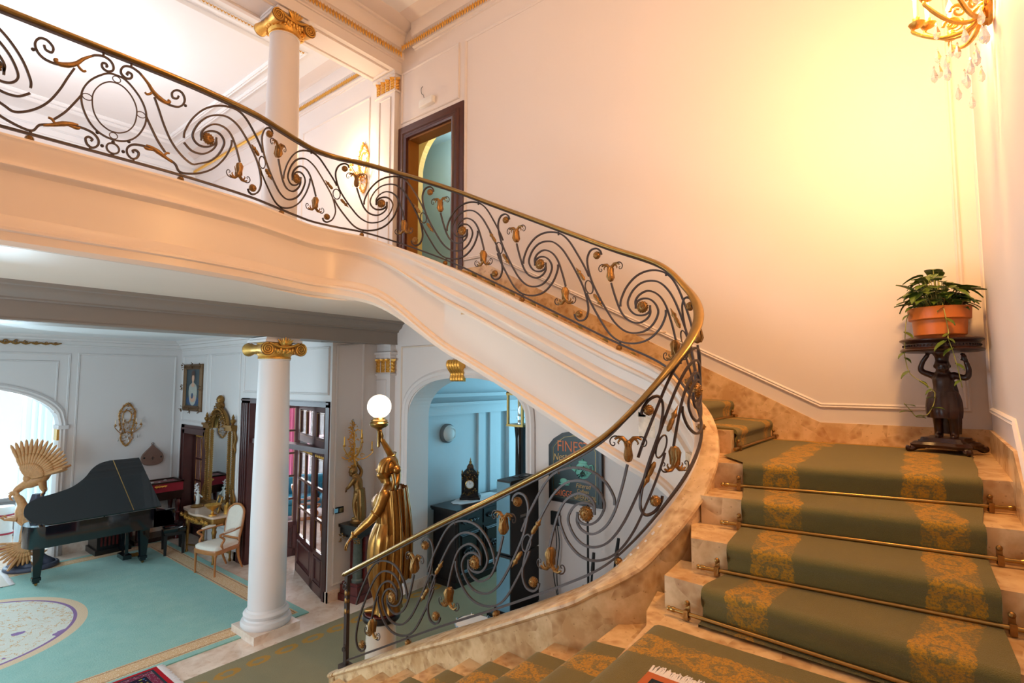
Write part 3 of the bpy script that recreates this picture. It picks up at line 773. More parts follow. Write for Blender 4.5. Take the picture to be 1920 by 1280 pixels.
# newel
m = MB(); q = .017
psweep(m, 0.0, .045, lambda s:[(-q,-.06),(q,-.06),(q,.80),(-q,.80)], .02)
x,y,z,tx,ty,nx,ny = at_s(0.02)
m.box(x-.05,y-.05,z-.075,x+.05,y+.05,z-.03)
nw = m.build('newel_post', M['iron'], bal, smooth=20)
def spiral2(c, r0, turns, a0, flip=1, n=28, shrink=.82):
    return [(c[0]+r0*(1-shrink*k/n)*cos(a0+flip*turns*2*pi*k/n), c[1]+r0*(1-shrink*k/n)*sin(a0+flip*turns*2*pi*k/n)) for k in range(n+1)]
for c,f in (((.0,.70),1),((.0,.12),-1)):
    m = MB(); m.taper([bp(.022+u,v,.028) for u,v in spiral2(c,.036,1.4,pi/2,f)], .007,.004,5); m.build('scroll', M['iron'], nw)
for v in (.46,.56,.63):
    m = MB(); m.sphere(bp(.022,v),.028,10,8,(1,1,1.3)); m.build('gilt_knop', M['bronzegold'], nw)

# one scroll panel, coordinates (u towards the lower end, h) relative to the spiral centre
PA = [(-.061,.36),(-.056,.408),(-.027,.447),(.019,.476),(.071,.487),(.115,.469),(.139,.423),(.124,.357),(.082,.276),(.015,.2),(-.072,.149),(-.16,.132),(-.25,.165),(-.329,.24),(-.409,.339),(-.478,.445),(-.516,.553),(-.523,.638),(-.492,.719),(-.434,.762),(-.392,.755),(-.378,.725)]
PB = [(-.286,.505),(-.249,.396),(-.198,.289),(-.134,.24),(-.046,.244),(.028,.301),(.067,.366),(.067,.417)]
PC = [(.207,.468),(.201,.406),(.147,.276),(.051,.148),(-.072,.062),(-.211,.024),(-.316,.055),(-.423,.163),(-.499,.259),(-.533,.317)]
rot = lambda L: [(-u+.007,.797-v) for u,v in L]
PA2, PB2, PC2 = rot(PA), rot(PB), rot(PC)
def frame_at(s, h):
    x,y,z,tx,ty,nx,ny = at_s(s)
    return Matrix(((tx,nx,0,x),(ty,ny,0,y),(0,0,1,z+h),(0,0,0,1)))
def strand(mb, L, sc, sg=-1, r=.0102, smin=.05, smax=1e9):
    pts = [(sc+sg*u, v) for u,v in cr(L,6)]
    pts = [p for p in pts if smin<=p[0]<=smax]
    if len(pts)>2: mb.tube([bp(s,v) for s,v in pts], r, 4)
def rosette(parent, s, h, r, name='rosette'):
    m = MB(); m.M = frame_at(s,h) @ Matrix.Rotation(pi/2,4,'X')
    m.lathe([(r*.02,-.030),(r*.35,-.027),(r*.8,-.018),(r,-.006),(r,.006),(r*.8,.018),(r*.35,.027),(r*.02,.030)], 18)
    for sd in (1,-1):
        m.sphere((0,0,sd*.030), r*.2, 8, 6)
        for k in range(14):
            a = 2*pi*k/14; m.sphere((r*.62*cos(a),r*.62*sin(a),sd*.022), r*.17, 6, 4, (1,1,.7)); 
            m.sphere((r*.96*cos(a+.22),r*.96*sin(a+.22),sd*.006), r*.15, 6, 4)
    return m.build(name, M['bronzegold'], parent, smooth=60)
def leafbud(parent, s, h, up=1):
    """acanthus bud, two curling tips; up=+1 opens upwards"""
    m = MB(); m.M = frame_at(s,h) @ Matrix.Diagonal((1,1,up,1))
    m.lathe([(.006,-.012),(.020,-.004),(.027,.012),(.030,.032),(.026,.058),(.022,.082),(.024,.105),(.02,.12),(.008,.128)], 14)
    for sd in (-1,1):
        for f in (1,-1):
            m.taper([(f*.004,sd*.020,.0),(f*.014,sd*.032,.03),(f*.008,sd*.030,.07),(f*.02,sd*.020,.11)], .010,.005,5,.011)
        m.taper([(0,sd*.022,.0),(0,sd*.036,.03),(0,sd*.028,.075),(0,sd*.022,.11)], .011,.006,5,.012)
    for f in (1,-1):
        p = [(f*.008,0,.095),(f*.016,0,.122),(f*.036,0,.142),(f*.062,0,.146),(f*.085,0,.132)]
        m.taper(p, .016,.007,6,.014)
        m.taper([(f*.04,0,.14),(f*.056,0,.125),(f*.064,0,.11),(f*.058,0,.10)], .009,.004,5)
    b = m.build('acanthus_bud', M['bronzegold'], parent, smooth=60)
    for f in (1,-1):
        m = MB(); m.M = frame_at(s,h) @ Matrix.Diagonal((1,1,up,1))
        q = [(f*.060,0,.147),(f*.082,0,.152),(f*.103,0,.143),(f*.115,0,.122),(f*.110,0,.098),(f*.094,0,.090),(f*.084,0,.098),(f*.086,0,.110),(f*.095,0,.112)]
        m.taper(cr(q,4), .0058,.003,5); m.build('tendril', M['iron'], parent)
def spindle(parent, s, h, sg=-1):
    m = MB(); P = [(-.508+.040*cos(2*pi*k/24), .383+.058*sin(2*pi*k/24)) for k in range(24)]
    m.tube([bp(s+sg*u,v) for u,v in P], .0062, 4, closed=True); m.build('ring', M['iron'], parent)
    for a,b in (((-.555,.430),(-.645,.512)),((-.461,.336),(-.371,.254))):
        m = MB(); pts = [(a[0]+(b[0]-a[0])*k/14, a[1]+(b[1]-a[1])*k/14) for k in range(15)]
        rr = [.008,.014,.018,.016,.017,.018,.016,.012,.017,.021,.013,.009,.007,.004,.0015]
        m.tube([bp(s+sg*u,v) for u,v in pts], rr, 8); m.build('gilt_bud', M['bronzegold'], parent, smooth=60)
def panel(sc, sg=-1, full=True, hook_up=True, buds=(1,1), strands=None):
    m = MB()
    for L in (strands or [PA,PB,PC,PA2,PB2,PC2]): strand(m, L, sc, sg)
    m.M = Matrix.Identity(4)
    for (u,v0,v1) in ((.215,.752,.79),(-.208,.0,.024)):
        if sc+sg*u>.06: m.tube([bp(sc+sg*u,v0),bp(sc+sg*u,v1)], .009, 6)
    p = m.build('scroll_panel', M['iron'], bal, smooth=50)
    rosette(p, sc, .397, .047)
    if sc+sg*-.235>.05:
        rosette(p, sc+sg*-.220, -.036, .024, 'ball_foot')
    if hook_up: rosette(p, sc+sg*-.425, .703, .033)
    if sc+sg*.44>.05: rosette(p, sc+sg*.435, .095, .033)
    if buds[0]: leafbud(p, sc+sg*-.292, .525, 1)
    if buds[1] and sc+sg*.285>.05: leafbud(p, sc+sg*.285, .275, -1)
    if hook_up: spindle(p, sc, 0, sg)
    return p
sl = [S_low(-3.819),S_low(-2.836),S_low(-1.836)]; su = [S_up(-1.894),S_up(-2.917),S_up(-3.927)]
sg0 = S_gal(-3.53)
sp = sl+[(sl[2]+su[0])/2]+su+[su[2]+(sg0-su[2])/3, su[2]+(sg0-su[2])*2/3]
for k,s in enumerate(sp): panel(s)
# gallery: spiral beside the oval, then its mirror image
so = sg0+.687
inner = [(-u,v) for u,v in PA[:11]]          # in +s sense, relative to spiral
def G(L): return [(u,v) for u,v in L]
toS = lambda L,c: [(u+c,v) for u,v in L]
diag2 = [(-.257,.582),(-.291,.496),(-.336,.375),(-.396,.258),(-.473,.173),(-.558,.126)]
lowS = [(-.136,.072),(-.128,.087),(-.15,.099),(-.169,.079),(-.156,.039),(-.124,.024),(-.094,.053),(-.092,.096),(-.123,.135),(-.177,.151),(-.237,.151),(-.283,.14),(-.354,.114),(-.427,.083)]
upS = [(-.074,.685),(-.063,.689),(-.073,.707),(-.095,.699),(-.092,.667),(-.061,.652),(-.028,.673),(-.026,.711),(-.049,.745),(-.092,.757),(-.137,.742),(-.16,.725),(-.207,.679),(-.247,.624),(-.295,.589),(-.359,.566),(-.424,.572),(-.464,.605),(-.48,.659),(-.459,.708),(-.418,.715),(-.383,.679),(-.388,.639),(-.421,.643),(-.432,.672)]
A_c = toS(inner,-.687)+diag2[::-1]
C_c = toS([(-u,v) for u,v in PC[:6]],-.687)+lowS[::-1]
std = [toS([(-u,v) for u,v in L],-.687) for L in (PA2,PB[2:],PB2,PC2)]
diag1 = [(-.206,.40),(-.245,.322),(-.295,.231),(-.352,.155)]
for sd in (1,-1):
    m = MB()
    for L in std+[A_c,C_c,upS,diag1]: strand(m, L, so, sd, .0102, 0, STOT-.02)
    for u,v0,v1 in ((-.09,.757,.79),(-.137,.0,.024),(-.472,-0.0,.026)): m.tube([bp(so+sd*u,v0),bp(so+sd*u,v1)], .009, 6)
    m.sphere(bp(so+sd*-.488,.611), .013, 8, 6); m.sphere(bp(so+sd*-.008*0+sd*-.10,.152), .013, 8, 6)
    p = m.build('scroll_panel', M['iron'], bal, smooth=50)
    rosette(p, so-sd*.687, .397, .047); rosette(p, so-sd*(.687+.435), .095, .033); rosette(p, so-sd*.476, -.036, .024, 'ball_foot')
    leafbud(p, so-sd*(.687+.285), .275, -1)
    for L,w in (([(-.16,.725),(-.207,.679),(-.247,.624),(-.295,.589),(-.345,.575),(-.368,.592),(-.352,.604)],.02),([(-.245,.63),(-.228,.60),(-.205,.585),(-.19,.595)],.010),([(-.215,.165),(-.25,.16),(-.30,.142),(-.354,.114),(-.41,.088)],.02),([(-.30,.15),(-.225,.138),(-.205,.150)],.012),([(-.345,.125),(-.365,.152),(-.385,.155)],.010)):
        m = MB(); m.taper([bp(so+sd*u,v) for u,v in cr(L,5)], .008,.008,7,w); m.build('acanthus_leaf', M['bronzegold'], p, smooth=60)
m = MB()
half = [(0,.647),(-.05,.64),(-.106,.597),(-.161,.532),(-.197,.457),(-.208,.39),(-.196,.312),(-.159,.226),(-.11,.169),(-.055,.14),(0,.132)]
m.tube([bp(so+u,v) for u,v in cr(half+[(-u,v) for u,v in half[-2:0:-1]],5,True)], .0085, 4, closed=True)
ih = [(.0,.585),(-.05,.572),(-.10,.525),(-.135,.455),(-.142,.385),(-.128,.30),(-.09,.235),(-.04,.20),(0,.193)]
m.tube([bp(so+u,v) for u,v in cr(ih+[(-u,v) for u,v in ih[-2:0:-1]],5,True)], .006, 4, closed=True)
for u,v in ((0,.615),(0,.163),(-.172,.40),(.172,.40)):
    m.tube([bp(so+u+(.026 if abs(u)<.01 else .031)*cos(2*pi*k/16)*1.0,v+.024*sin(2*pi*k/16)) for k in range(16)], .004, 4, closed=True)
m.tube([bp(so+.040*cos(2*pi*k/20),.062+.040*sin(2*pi*k/20)) for k in range(20)], .0085, 4, closed=True)
for u,v in ((0,.112),(0,.012),(-.067,.06),(.067,.06)): m.sphere(bp(so+u,v),.013,8,6)
m.build('oval_panel', M['iron'], bal, smooth=50)
# ------------------------------------------------------------------ generic makers
def remesh(o, vox=.01, sm=4):
    a = o.modifiers.new('r','REMESH'); a.mode = 'VOXEL'; a.voxel_size = vox
    b = o.modifiers.new('s','SMOOTH'); b.iterations = sm; b.factor = .5
    bpy.context.view_layer.update()
    dg = bpy.context.evaluated_depsgraph_get()
    me = bpy.data.meshes.new_from_object(o.evaluated_get(dg)); me.shade_smooth()
    old = o.data; o.modifiers.clear(); o.data = me; me.name = o.name
    return o
def limb(mb, pts, n=10):
    """pts [(p,r)...] smooth tapered limb with round ends"""
    P = cr([(*p,r) for p,r in pts], 5)
    mb.tube([p[:3] for p in P], [p[3] for p in P], n); mb.sphere(P[0][:3], P[0][3], n, 6); mb.sphere(P[-1][:3], P[-1][3], n, 6)
def hand(mb, w, d, up, s=1.0, curl=.5):
    """open slightly curled hand: w wrist, d direction, up back-of-hand normal"""
    w, d, up = Vector(w), Vector(d).normalized(), Vector(up); sd = d.cross(up).normalized(); up = sd.cross(d).normalized()
    c = w+d*.045*s
    mb.M = mb.M @ Matrix.Identity(4)
    rings = []
    for t,ww,hh in ((0,.022,.017),(.04,.034,.016),(.08,.038,.013),(.092,.034,.010)):
        q = w+d*t*s; rings.append([tuple(q+sd*(ww*s*cos(2*pi*k/10))+up*(hh*s*sin(2*pi*k/10))) for k in range(10)])
    mb.loft(rings)
    for i,(l,x) in enumerate(((.068,-.028),(.078,-.010),(.073,.009),(.058,.027))):
        b = w+d*.085*s+sd*x*s; p = [b]
        a = 0
        for k in range(3):
            a += curl*(.6+.2*i*.5); p.append(p[-1]+(d*cos(a)-up*sin(a))*l*s*(.42,.33,.25)[k])
        mb.taper([tuple(v) for v in p], .0095*s, .0075*s, 7); mb.sphere(tuple(p[-1]), .0075*s, 7, 5)
    b = w+d*.03*s-sd*.028*s; p = [b, b+(d*.6-sd*.7-up*.2)*.035*s, b+(d*1.35-sd*.9-up*.6)*.045*s, b+(d*2.0-sd*.8-up*1.0)*.045*s]
    mb.taper([tuple(v) for v in p], .012*s, .008*s, 7)
def head(mb, c, f, s=1.0):
    """c centre, f facing dir; ovoid skull with nose, brow, chin, ears"""
    c = Vector(c); f = Vector(f).normalized(); u = Vector((0,0,1)); u = (u-f*u.dot(f)).normalized(); l = u.cross(f)
    def P(a,b,d): return tuple(c+f*a*s+l*b*s+u*d*s)
    mb.sphere(tuple(c+u*.015*s-f*.008*s), .088*s, 14, 10, (1,.92,1.12))
    limb(mb, [(P(.03,0,-.02),.062*s),(P(.045,0,-.075),.040*s)]); mb.sphere(P(.062,0,-.098), .022*s, 8, 6)
    mb.taper([P(.078,0,.02),P(.098,0,-.012),P(.106,0,-.03),P(.09,0,-.04)], .009*s, .013*s, 8)
    for sg in (1,-1):
        mb.sphere(P(.072,.032*sg,.018), .014*s, 8, 6); mb.sphere(P(.06,.04*sg,-.03), .026*s, 8, 6)
        mb.taper([P(.085,.01*sg,.038),P(.08,.045*sg,.036)], .009*s,.006*s, 6)
        mb.sphere(P(-.005,.084*sg,-.005), .02*s, 8, 6, (.8,.5,1.3))
    mb.taper([P(.088,.022,-.062),P(.096,0,-.060),P(.088,-.022,-.062)], .006*s,.006*s,6,.009*s)
def rings_loft(mb, spec, n=48, folds=None):
    """spec [(z,cx,cy,rx,ry)]; folds (count, fn amp(t), phase)"""
    S = cr(spec, 5); R = []
    for i,(z,cx,cy,rx,ry) in enumerate(S):
        t = i/(len(S)-1); ring = []
        for k in range(n):
            a = 2*pi*k/n; f = 1
            if folds: f += folds[1](t)*(sin(folds[0]*a+folds[2]+t*1.2)*.65+.35*sin(folds[0]*2.3*a+1.7-t*2))
            ring.append((cx+rx*f*cos(a), cy+ry*f*sin(a), z))
        R.append(ring)
    mb.loft(R)
def scroll_arm(mb, p0, p1, sag, r0=.010, r1=.006, curl=.03):
    p0, p1 = Vector(p0), Vector(p1); d = p1-p0; h = Vector((d.x,d.y,0)); h = h.normalized() if h.length>1e-5 else Vector((1,0,0))
    pts = [p0, p0+d*.25+Vector((0,0,-sag)), p0+d*.65+Vector((0,0,-sag*1.2)), p1+h*.012-Vector((0,0,sag*.4)), p1]
    mb.taper(cr([tuple(p) for p in pts],6), r0, r1, 7)
    c = p0+d*.45+Vector((0,0,-sag*.4)); q = []
    for k in range(18): a = k*.5; rr = curl*(1-k/22); q.append(tuple(c+h*rr*cos(a)+Vector((0,0,rr*sin(a)))))
    mb.taper(q, r0*.7, r1*.6, 6)
def leafy(mb, c, r, n, seed, N=(0,-1,0)):
    """cluster of curled gilt leaves/flowers"""
    rnd = random.Random(seed); N = Vector(N)
    for i in range(n):
        a = rnd.uniform(0,2*pi); q = r*sqrt(rnd.random()); t = Vector((cos(a),0,sin(a))) if abs(N.y)>.5 else Vector((0,cos(a),sin(a)))
        o = Vector(c)+t*q+N*rnd.uniform(0,.03)
        e = t*rnd.uniform(.018,.036)+N*rnd.uniform(.005,.03)
        mb.taper([tuple(o),tuple(o+e*.6+N*.008),tuple(o+e)], .003,.002,5,.009)
SCN = {}
def sconce(label, loc, rz, lit=False, sc=1.0, key='a', drops=True, group=None, low=0.0):
    """wall light, local: wall at y=0, front is -y; origin at the lower tip"""
    r = thing('wall_sconce', label, 'wall sconce', loc, rz, group)
    m = MB(); S = sc; H = .88*S
    m.at(sc=(S,S,S))
    # filigree cartouche: outline scrolls round an oval opening
    out = cr([(0,.02),(.05,.07),(.10,.17),(.085,.30),(.11,.42),(.13,.56),(.14,.68),(.10,.78),(.05,.84),(0,.87),(-.05,.84),(-.10,.78),(-.14,.68),(-.13,.56),(-.11,.42),(-.085,.30),(-.10,.17),(-.05,.07)],5,True)
    m.tube([(x,-.012,z) for x,z in out], .012, 6, closed=True)
    m.tube([(.075*cos(2*pi*k/24),-.012,.62+.12*sin(2*pi*k/24)) for k in range(24)], .009, 6, closed=True)
    for k in range(26):
        x,z = out[int(k*len(out)/26)]
        q = [(x+.028*(1-j/14)*cos(j*.6+k),-.02-.001*j,z+.028*(1-j/14)*sin(j*.6+k)) for j in range(12)]
        m.taper(q, .006,.005,5)
    for i,(x,z,rr) in enumerate(((0,.80,.07),(0,.40,.09),(0,.28,.085),(0,.15,.07),(.1,.7,.04),(-.1,.7,.04),(.08,.5,.05),(-.08,.5,.05),(0,.86,.03))): leafy(m,(x,-.01,z),rr,16,i+hash(key)%7)
    m.at(); m.build('backplate', M['midgilt'] if not lit else M['gilt'], r, smooth=50)
    arms = ((-.22,-.12,.47),(.22,-.12,.47),(-.11,-.20,.50),(.11,-.20,.50),(0,-.24,.46))[:4 if not lit else 5]
    for i,(x,y,z) in enumerate(arms):
        z -= low; m = MB(); m.at(sc=(S,S,S)); scroll_arm(m,(x*.12,-.03,.30-low*.7),(x,y,z-.03),.06)
        m.M = Matrix.Diagonal((S,S,S,1)) @ Matrix.Translation((x,y,z-.03)); m.lathe([(.004,-.01),(.024,.0),(.030,.012),(.012,.018),(.014,.035),(.010,.04)],12)
        a = m.build('arm', M['midgilt'] if not lit else M['gilt'], r, smooth=50)
        m = MB(); m.M = Matrix.Diagonal((S,S,S,1)) @ Matrix.Translation((x,y,z)); m.lathe([(.0095,0),(.0095,.085),(.004,.09)],10); m.build('candle', M['candle'], a)
        if lit:
            m = MB(); m.M = Matrix.Diagonal((S,S,S,1)) @ Matrix.Translation((x,y,z+.085)); m.lathe([(.005,0),(.013,.016),(.014,.028),(.007,.05),(.001,.068)],10); m.build('bulb', M['bulb'], a)
    if drops:
        rnd = random.Random(5)
        for i in range(12 if low==0 else 22):
            a = rnd.uniform(-pi,0); rr = rnd.uniform(.05,.22); x, y, z = rr*cos(a), rr*sin(a)*.9-.03, rnd.uniform(.16,.44)-low
            m = MB(); m.M = Matrix.Diagonal((S,S,S,1)) @ Matrix.Translation((x,y,z)); m.lathe([(.001,0),(.005,-.01),(.004,-.018),(.014,-.05),(.012,-.062),(.001,-.074)],6); m.build('crystal_drop', M['crystal'], r, flat=True)
    return r
# ------------------------------------------------------------------ upstairs
d1 = MB(); 
def casing(mb, x0, x1, z0, z1, y, w=.16, n=(0,-1,0)):
    pr = [(0,0),(0,-.045),(.03,-.055),(.05,-.035),(.075,-.035),(.09,-.055),(.12,-.05),(.135,-.025),(w,-.02),(w,0)]
    P = [(x0,z0),(x0,z1),(x1,z1),(x1,z0)]
    R = []
    for i,(x,z) in enumerate(P):
        sx = -1 if i<2 else 1; sz = 0 if i in (0,3) else 1
        R.append([(x+sx*a, y+b, z+sz*a) for a,b in pr])
    mb.loft(R)
casing(d1, -6.43,-5.41, ZU, 7.07, 0, .22)
door1 = fixn(struct(d1, 'door_1', M['mahogany'], smooth=30))
m = MB(); m.box(-6.435,.0,ZU,-6.40,.2,7.07); m.box(-5.44,.0,ZU,-5.405,.2,7.07); m.box(-6.43,.0,7.04,-5.41,.2,7.075); m.build('jamb', simple('golden brown door lining',(138,92,44),.35,0,.15,6), door1)
r = thing('emergency_light', 'small white emergency light with a loose cable above the upstairs door', 'emergency light', (-5.97,0,7.46))
m = MB(); m.loft([[(x*a,-.001-y,.05+z*b) for x,z in ((-.16,-.04),(-.16,.06),(-.14,.075),(.14,.075),(.16,.06),(.16,-.04),(.14,-.055),(-.14,-.055))] for y,a,b in ((0,1,1),(.05,1,1),(.065,.9,.8))]); m.build('housing', M['white'], r)
m = MB(); m.tube(cr([(-.06,-.02,.115),(-.08,-.03,.2),(-.13,-.02,.24),(-.15,-.012,.33),(-.12,-.01,.36)],5), .004, 5); m.build('cable', M['matteblack'], r)
sconce('lit gilt wall sconce with candle bulbs beside the gallery pilaster', (-7.58,-.005,6.42), 0, True, 1.0, 'g')
sconce('bright gilt crystal sconce on the right hand wall high above the landing', (XR-.005,-1.78,5.06), -pi/2, True, 1.30, 'r', low=.33)
r = thing('potted_plant', 'little green leafed plant on the gallery floor by the upstairs door', 'potted plant', (-6.9,-.45,ZU))
m = MB(); m.lathe([(.07,0),(.10,.16),(.11,.17),(.11,.2),(.09,.2),(.085,.17),(.0,.165)],18); m.build('pot', M['terracotta'], r)
m = MB()
for k in range(7):
    a = k*.9; 
    P = [(.0,0,.16),(.03*cos(a),.03*sin(a),.35),(.09*cos(a),.09*sin(a),.55+.06*k%3*.3),(.16*cos(a),.16*sin(a),.62+.03*k)]
    C = cr(P,5); W2 = [.004,.012,.03,.045,.05,.05,.045,.035,.028,.02,.015,.012,.008,.005,.003,.002]
    sdv = Vector((-sin(a),cos(a),0)); m.loft([[tuple(Vector(p)-sdv*w),tuple(Vector(p)+Vector((0,0,.004))),tuple(Vector(p)+sdv*w),tuple(Vector(p)-Vector((0,0,.002)))] for p,w in zip(C,W2)])
m.build('foliage', M['leaf'], r)
# ------------------------------------------------------------------ plant stand on the landing
st = thing('plant_stand', 'dark carved figural plant stand in the landing corner', 'plant stand', (.055,-.30,LZ+.016), radians(28))
m = MB()
def star(r0, r1, n=4, seg=10):
    out = []
    for k in range(n*seg):
        a = 2*pi*k/(n*seg); q = (cos(n*a)+1)/2; out.append((r0+(r1-r0)*q**1.5, a))
    return out
for z0,z1,s0,s1 in ((.035,.055,1,1.02),(.055,.075,1.02,.9),(.075,.085,.8,.78),(.085,.105,.74,.70)):
    m.loft([[(r*s*cos(a),r*s*sin(a),z) for r,a in star(.15,.235)] for z,s in ((z0,s0),(z1,s1))])
for k in range(4):
    a = pi/2*k; m.taper(cr([(.15*cos(a),.15*sin(a),.05),(.2*cos(a),.2*sin(a),.04),(.235*cos(a),.235*sin(a),.018),(.255*cos(a),.255*sin(a),.02),(.25*cos(a),.25*sin(a),.04)],4), .03,.016,8)
    m.sphere((.24*cos(a),.24*sin(a),.018),.018,8,6)
m.build('base', M['darkwood'], st)
m = MB()
m.lathe([(.0,.735),(.215,.735),(.245,.742),(.25,.752),(.24,.765),(.228,.77),(.225,.80),(.235,.812),(.25,.82),(.252,.828),(.24,.838),(.20,.842),(.18,.856),(.0,.856)],48); 
for k in range(60):
    a = 2*pi*k/60; m.sphere((.228*cos(a),.228*sin(a),.785),.008,6,4)
m.build('top_disc', M['darkwood'], st)
m = MB()     # atlas figure: striding child carrying the top
limb(m,[((.0,.05,.12),.028),((.01,.05,.22),.032),((.02,.045,.32),.042),((.01,.035,.42),.05)])
limb(m,[((-.03,-.045,.12),.028),((-.02,-.045,.22),.032),((.02,-.04,.32),.042),((.01,-.03,.42),.05)])
for y in (.05,-.045): limb(m,[((.0 if y>0 else -.03,y,.115),.024),((.05 if y>0 else .02,y,.11),.018)])
limb(m,[((.01,0,.40),.072),((.0,0,.47),.062),((-.01,0,.53),.068),((-.015,0,.575),.05)])
limb(m,[((-.015,0,.58),.026),((-.01,0,.61),.024)]); head(m,(-.005,0,.635),(.9,.3,-.1),.58)
limb(m,[((-.01,.065,.565),.026),((.03,.14,.545),.021),((.02,.155,.60),.018),((.03,.145,.655),.016)]); hand(m,(.03,.145,.66),(0,-.3,1),(1,0,0),.5)
limb(m,[((-.01,-.065,.565),.026),((-.02,-.13,.60),.021),((-.01,-.12,.66),.018),((.0,-.085,.715),.016)]); hand(m,(.0,-.085,.715),(0,.3,1),(1,0,0),.5)
limb(m,[((-.01,0,.66),.04),((-.005,0,.72),.048),((0,0,.745),.06)])
fg = remesh(m.build('figure', M['darkwood'], st), .007, 3)
m = MB(); rings_loft(m,[(.25,.02,0,.075,.10),(.31,.02,0,.08,.105),(.38,.01,0,.075,.10),(.44,.0,0,.07,.085)],40,(9,lambda t:.08,0)); rings_loft(m,[(.13,-.05,.02,.03,.06),(.28,-.04,.02,.04,.07),(.42,-.03,.01,.05,.07),(.52,-.04,0,.04,.06)],30,(7,lambda t:.12,1)); m.build('drapery', M['darkwood'], fg); fg.rotation_euler.z = radians(-128)
pl = thing('potted_ivy', 'trailing pothos in an orange plastic pot on the carved plant stand', 'potted plant', (.055,-.30,LZ+.874))
m = MB(); m.lathe([(.0,.0),(.150,.0),(.158,.008),(.166,.115),(.17,.118),(.183,.12),(.188,.125),(.192,.205),(.196,.21),(.186,.212),(.182,.2),(.0,.19)],48); m.build('pot', M['terracotta'], pl)
m = MB(); m.lathe([(.0,.192),(.178,.19),(.0,.188)],24); m.build('soil', M['soil'], pl)
def leaf(mb, p, d, s, tilt=.3):
    d = Vector(d).normalized(); up = Vector((0,0,1)); sd = d.cross(up); sd = sd.normalized() if sd.length>1e-4 else Vector((1,0,0)); nn = sd.cross(d)
    prof = [(0,.0),(-.06,.16),(.05,.36),(.25,.44),(.5,.36),(.75,.19),(1,.0)]
    p = Vector(p); C = []; Lf = []; Rt = []
    for t,w in prof:
        q = p+d*(t*s)-nn*(tilt*s*t*t); C.append(mb.av(tuple(q-nn*.06*s))); Lf.append(mb.av(tuple(q+sd*w*s+nn*.02*s))); Rt.append(mb.av(tuple(q-sd*w*s+nn*.02*s)))
    for i in range(len(prof)-1): mb.af((C[i],C[i+1],Lf[i+1],Lf[i])); mb.af((Rt[i],Rt[i+1],C[i+1],C[i]))
rnd = random.Random(3); m = MB(); ms = MB()
for k in range(104):
    a = rnd.uniform(0,2*pi); q = .17*sqrt(rnd.random()); h = rnd.uniform(.05,.36)*(1-.45*(q/.17)**2)+.0
    if cos(a)>.3: h *= .72
    p = Vector((q*cos(a)-.01,q*sin(a),.20+h)); ms.tube(cr([(p.x*.4,p.y*.4,.19),(p.x*.8,p.y*.8,.2+h*.7),tuple(p)],3),.0028,4)
    leaf(m,p,(cos(a)+rnd.uniform(-.6,.6),sin(a)+rnd.uniform(-.6,.6),rnd.uniform(-.5,.25)),rnd.uniform(.08,.125),rnd.uniform(.1,.5))
vines = [[(-.17,-.06,.21),(-.2,-.09,.1),(-.215,-.10,-.1),(-.215,-.1,-.16),(-.19,-.11,-.28),(-.1,-.13,-.36),(-.05,-.14,-.42)],
         [(.02,-.15,.24),(.03,-.2,.16),(.045,-.205,.02),(.04,-.255,-.03),(.06,-.26,-.12),(.085,-.255,-.26),(.10,-.24,-.38)],
         [(-.05,-.14,-.42),(-.06,-.16,-.5),(-.1,-.17,-.58),(-.16,-.17,-.6),(-.2,-.17,-.55),(-.235,-.17,-.5)]]
for vi,v in enumerate(vines):
    C = cr(v,6); ms.tube(C,.0032,5)
    for k in range(len(C)):
        if k%5==3: 
            sg = 1 if (k//5)%2 else -1
            leaf(m,C[k],(sg*.8,-.5,-.5 if vi!=2 else .2),.058+.02*((k*7)%3)/2,.3)
leaf(m,(.02,-.27,-.05),(-.7,-.35,-.55),.10,.2)
m.build('foliage', M['leaf'], pl, flat=True)['kind'] = 'stuff'; ms.build('vine_stems', M['stem'], pl)
# small red rug on the quarter landing
def rugmat(name, field, border, line, sc=1.0):
    t = NT(name); uv = t.uv(); sp = t.n('ShaderNodeSeparateXYZ'); t.l(uv, sp.inputs[0])
    e = t.math('MINIMUM', t.math('MINIMUM', sp.outputs[0], t.math('SUBTRACT',1.0,sp.outputs[0])), t.math('MULTIPLY', t.math('MINIMUM', sp.outputs[1], t.math('SUBTRACT',1.0,sp.outputs[1])), sc))
    v = t.voro(uv, 26, 'F1','Distance'); vc = t.voro(uv, 26, 'F1','Color')
    c = t.mix(t.math('LESS_THAN', v, .28), lin(field), vc); c = t.mix(.45, c, lin(field))
    v2 = t.math('LESS_THAN', t.voro(uv, 60), .3)
    bc = t.mix(v2, lin(border), lin((150,130,140)))
    c = t.mix(t.math('LESS_THAN', e, .16), c, bc)
    c = t.mix(t.math('LESS_THAN', t.math('ABSOLUTE', t.math('SUBTRACT', e, .155)), .012), c, lin((30,24,40)))
    c = t.mix(t.math('LESS_THAN', e, .045), c, lin(line))
    c = t.mix(t.math('LESS_THAN', t.math('ABSOLUTE', t.math('SUBTRACT', e, .055)), .012), c, lin((40,52,60)))
    f = t.noise(uv, 300, 2); t.bump(f, .6, .004)
    return t.set(c, .95, spec=.1)
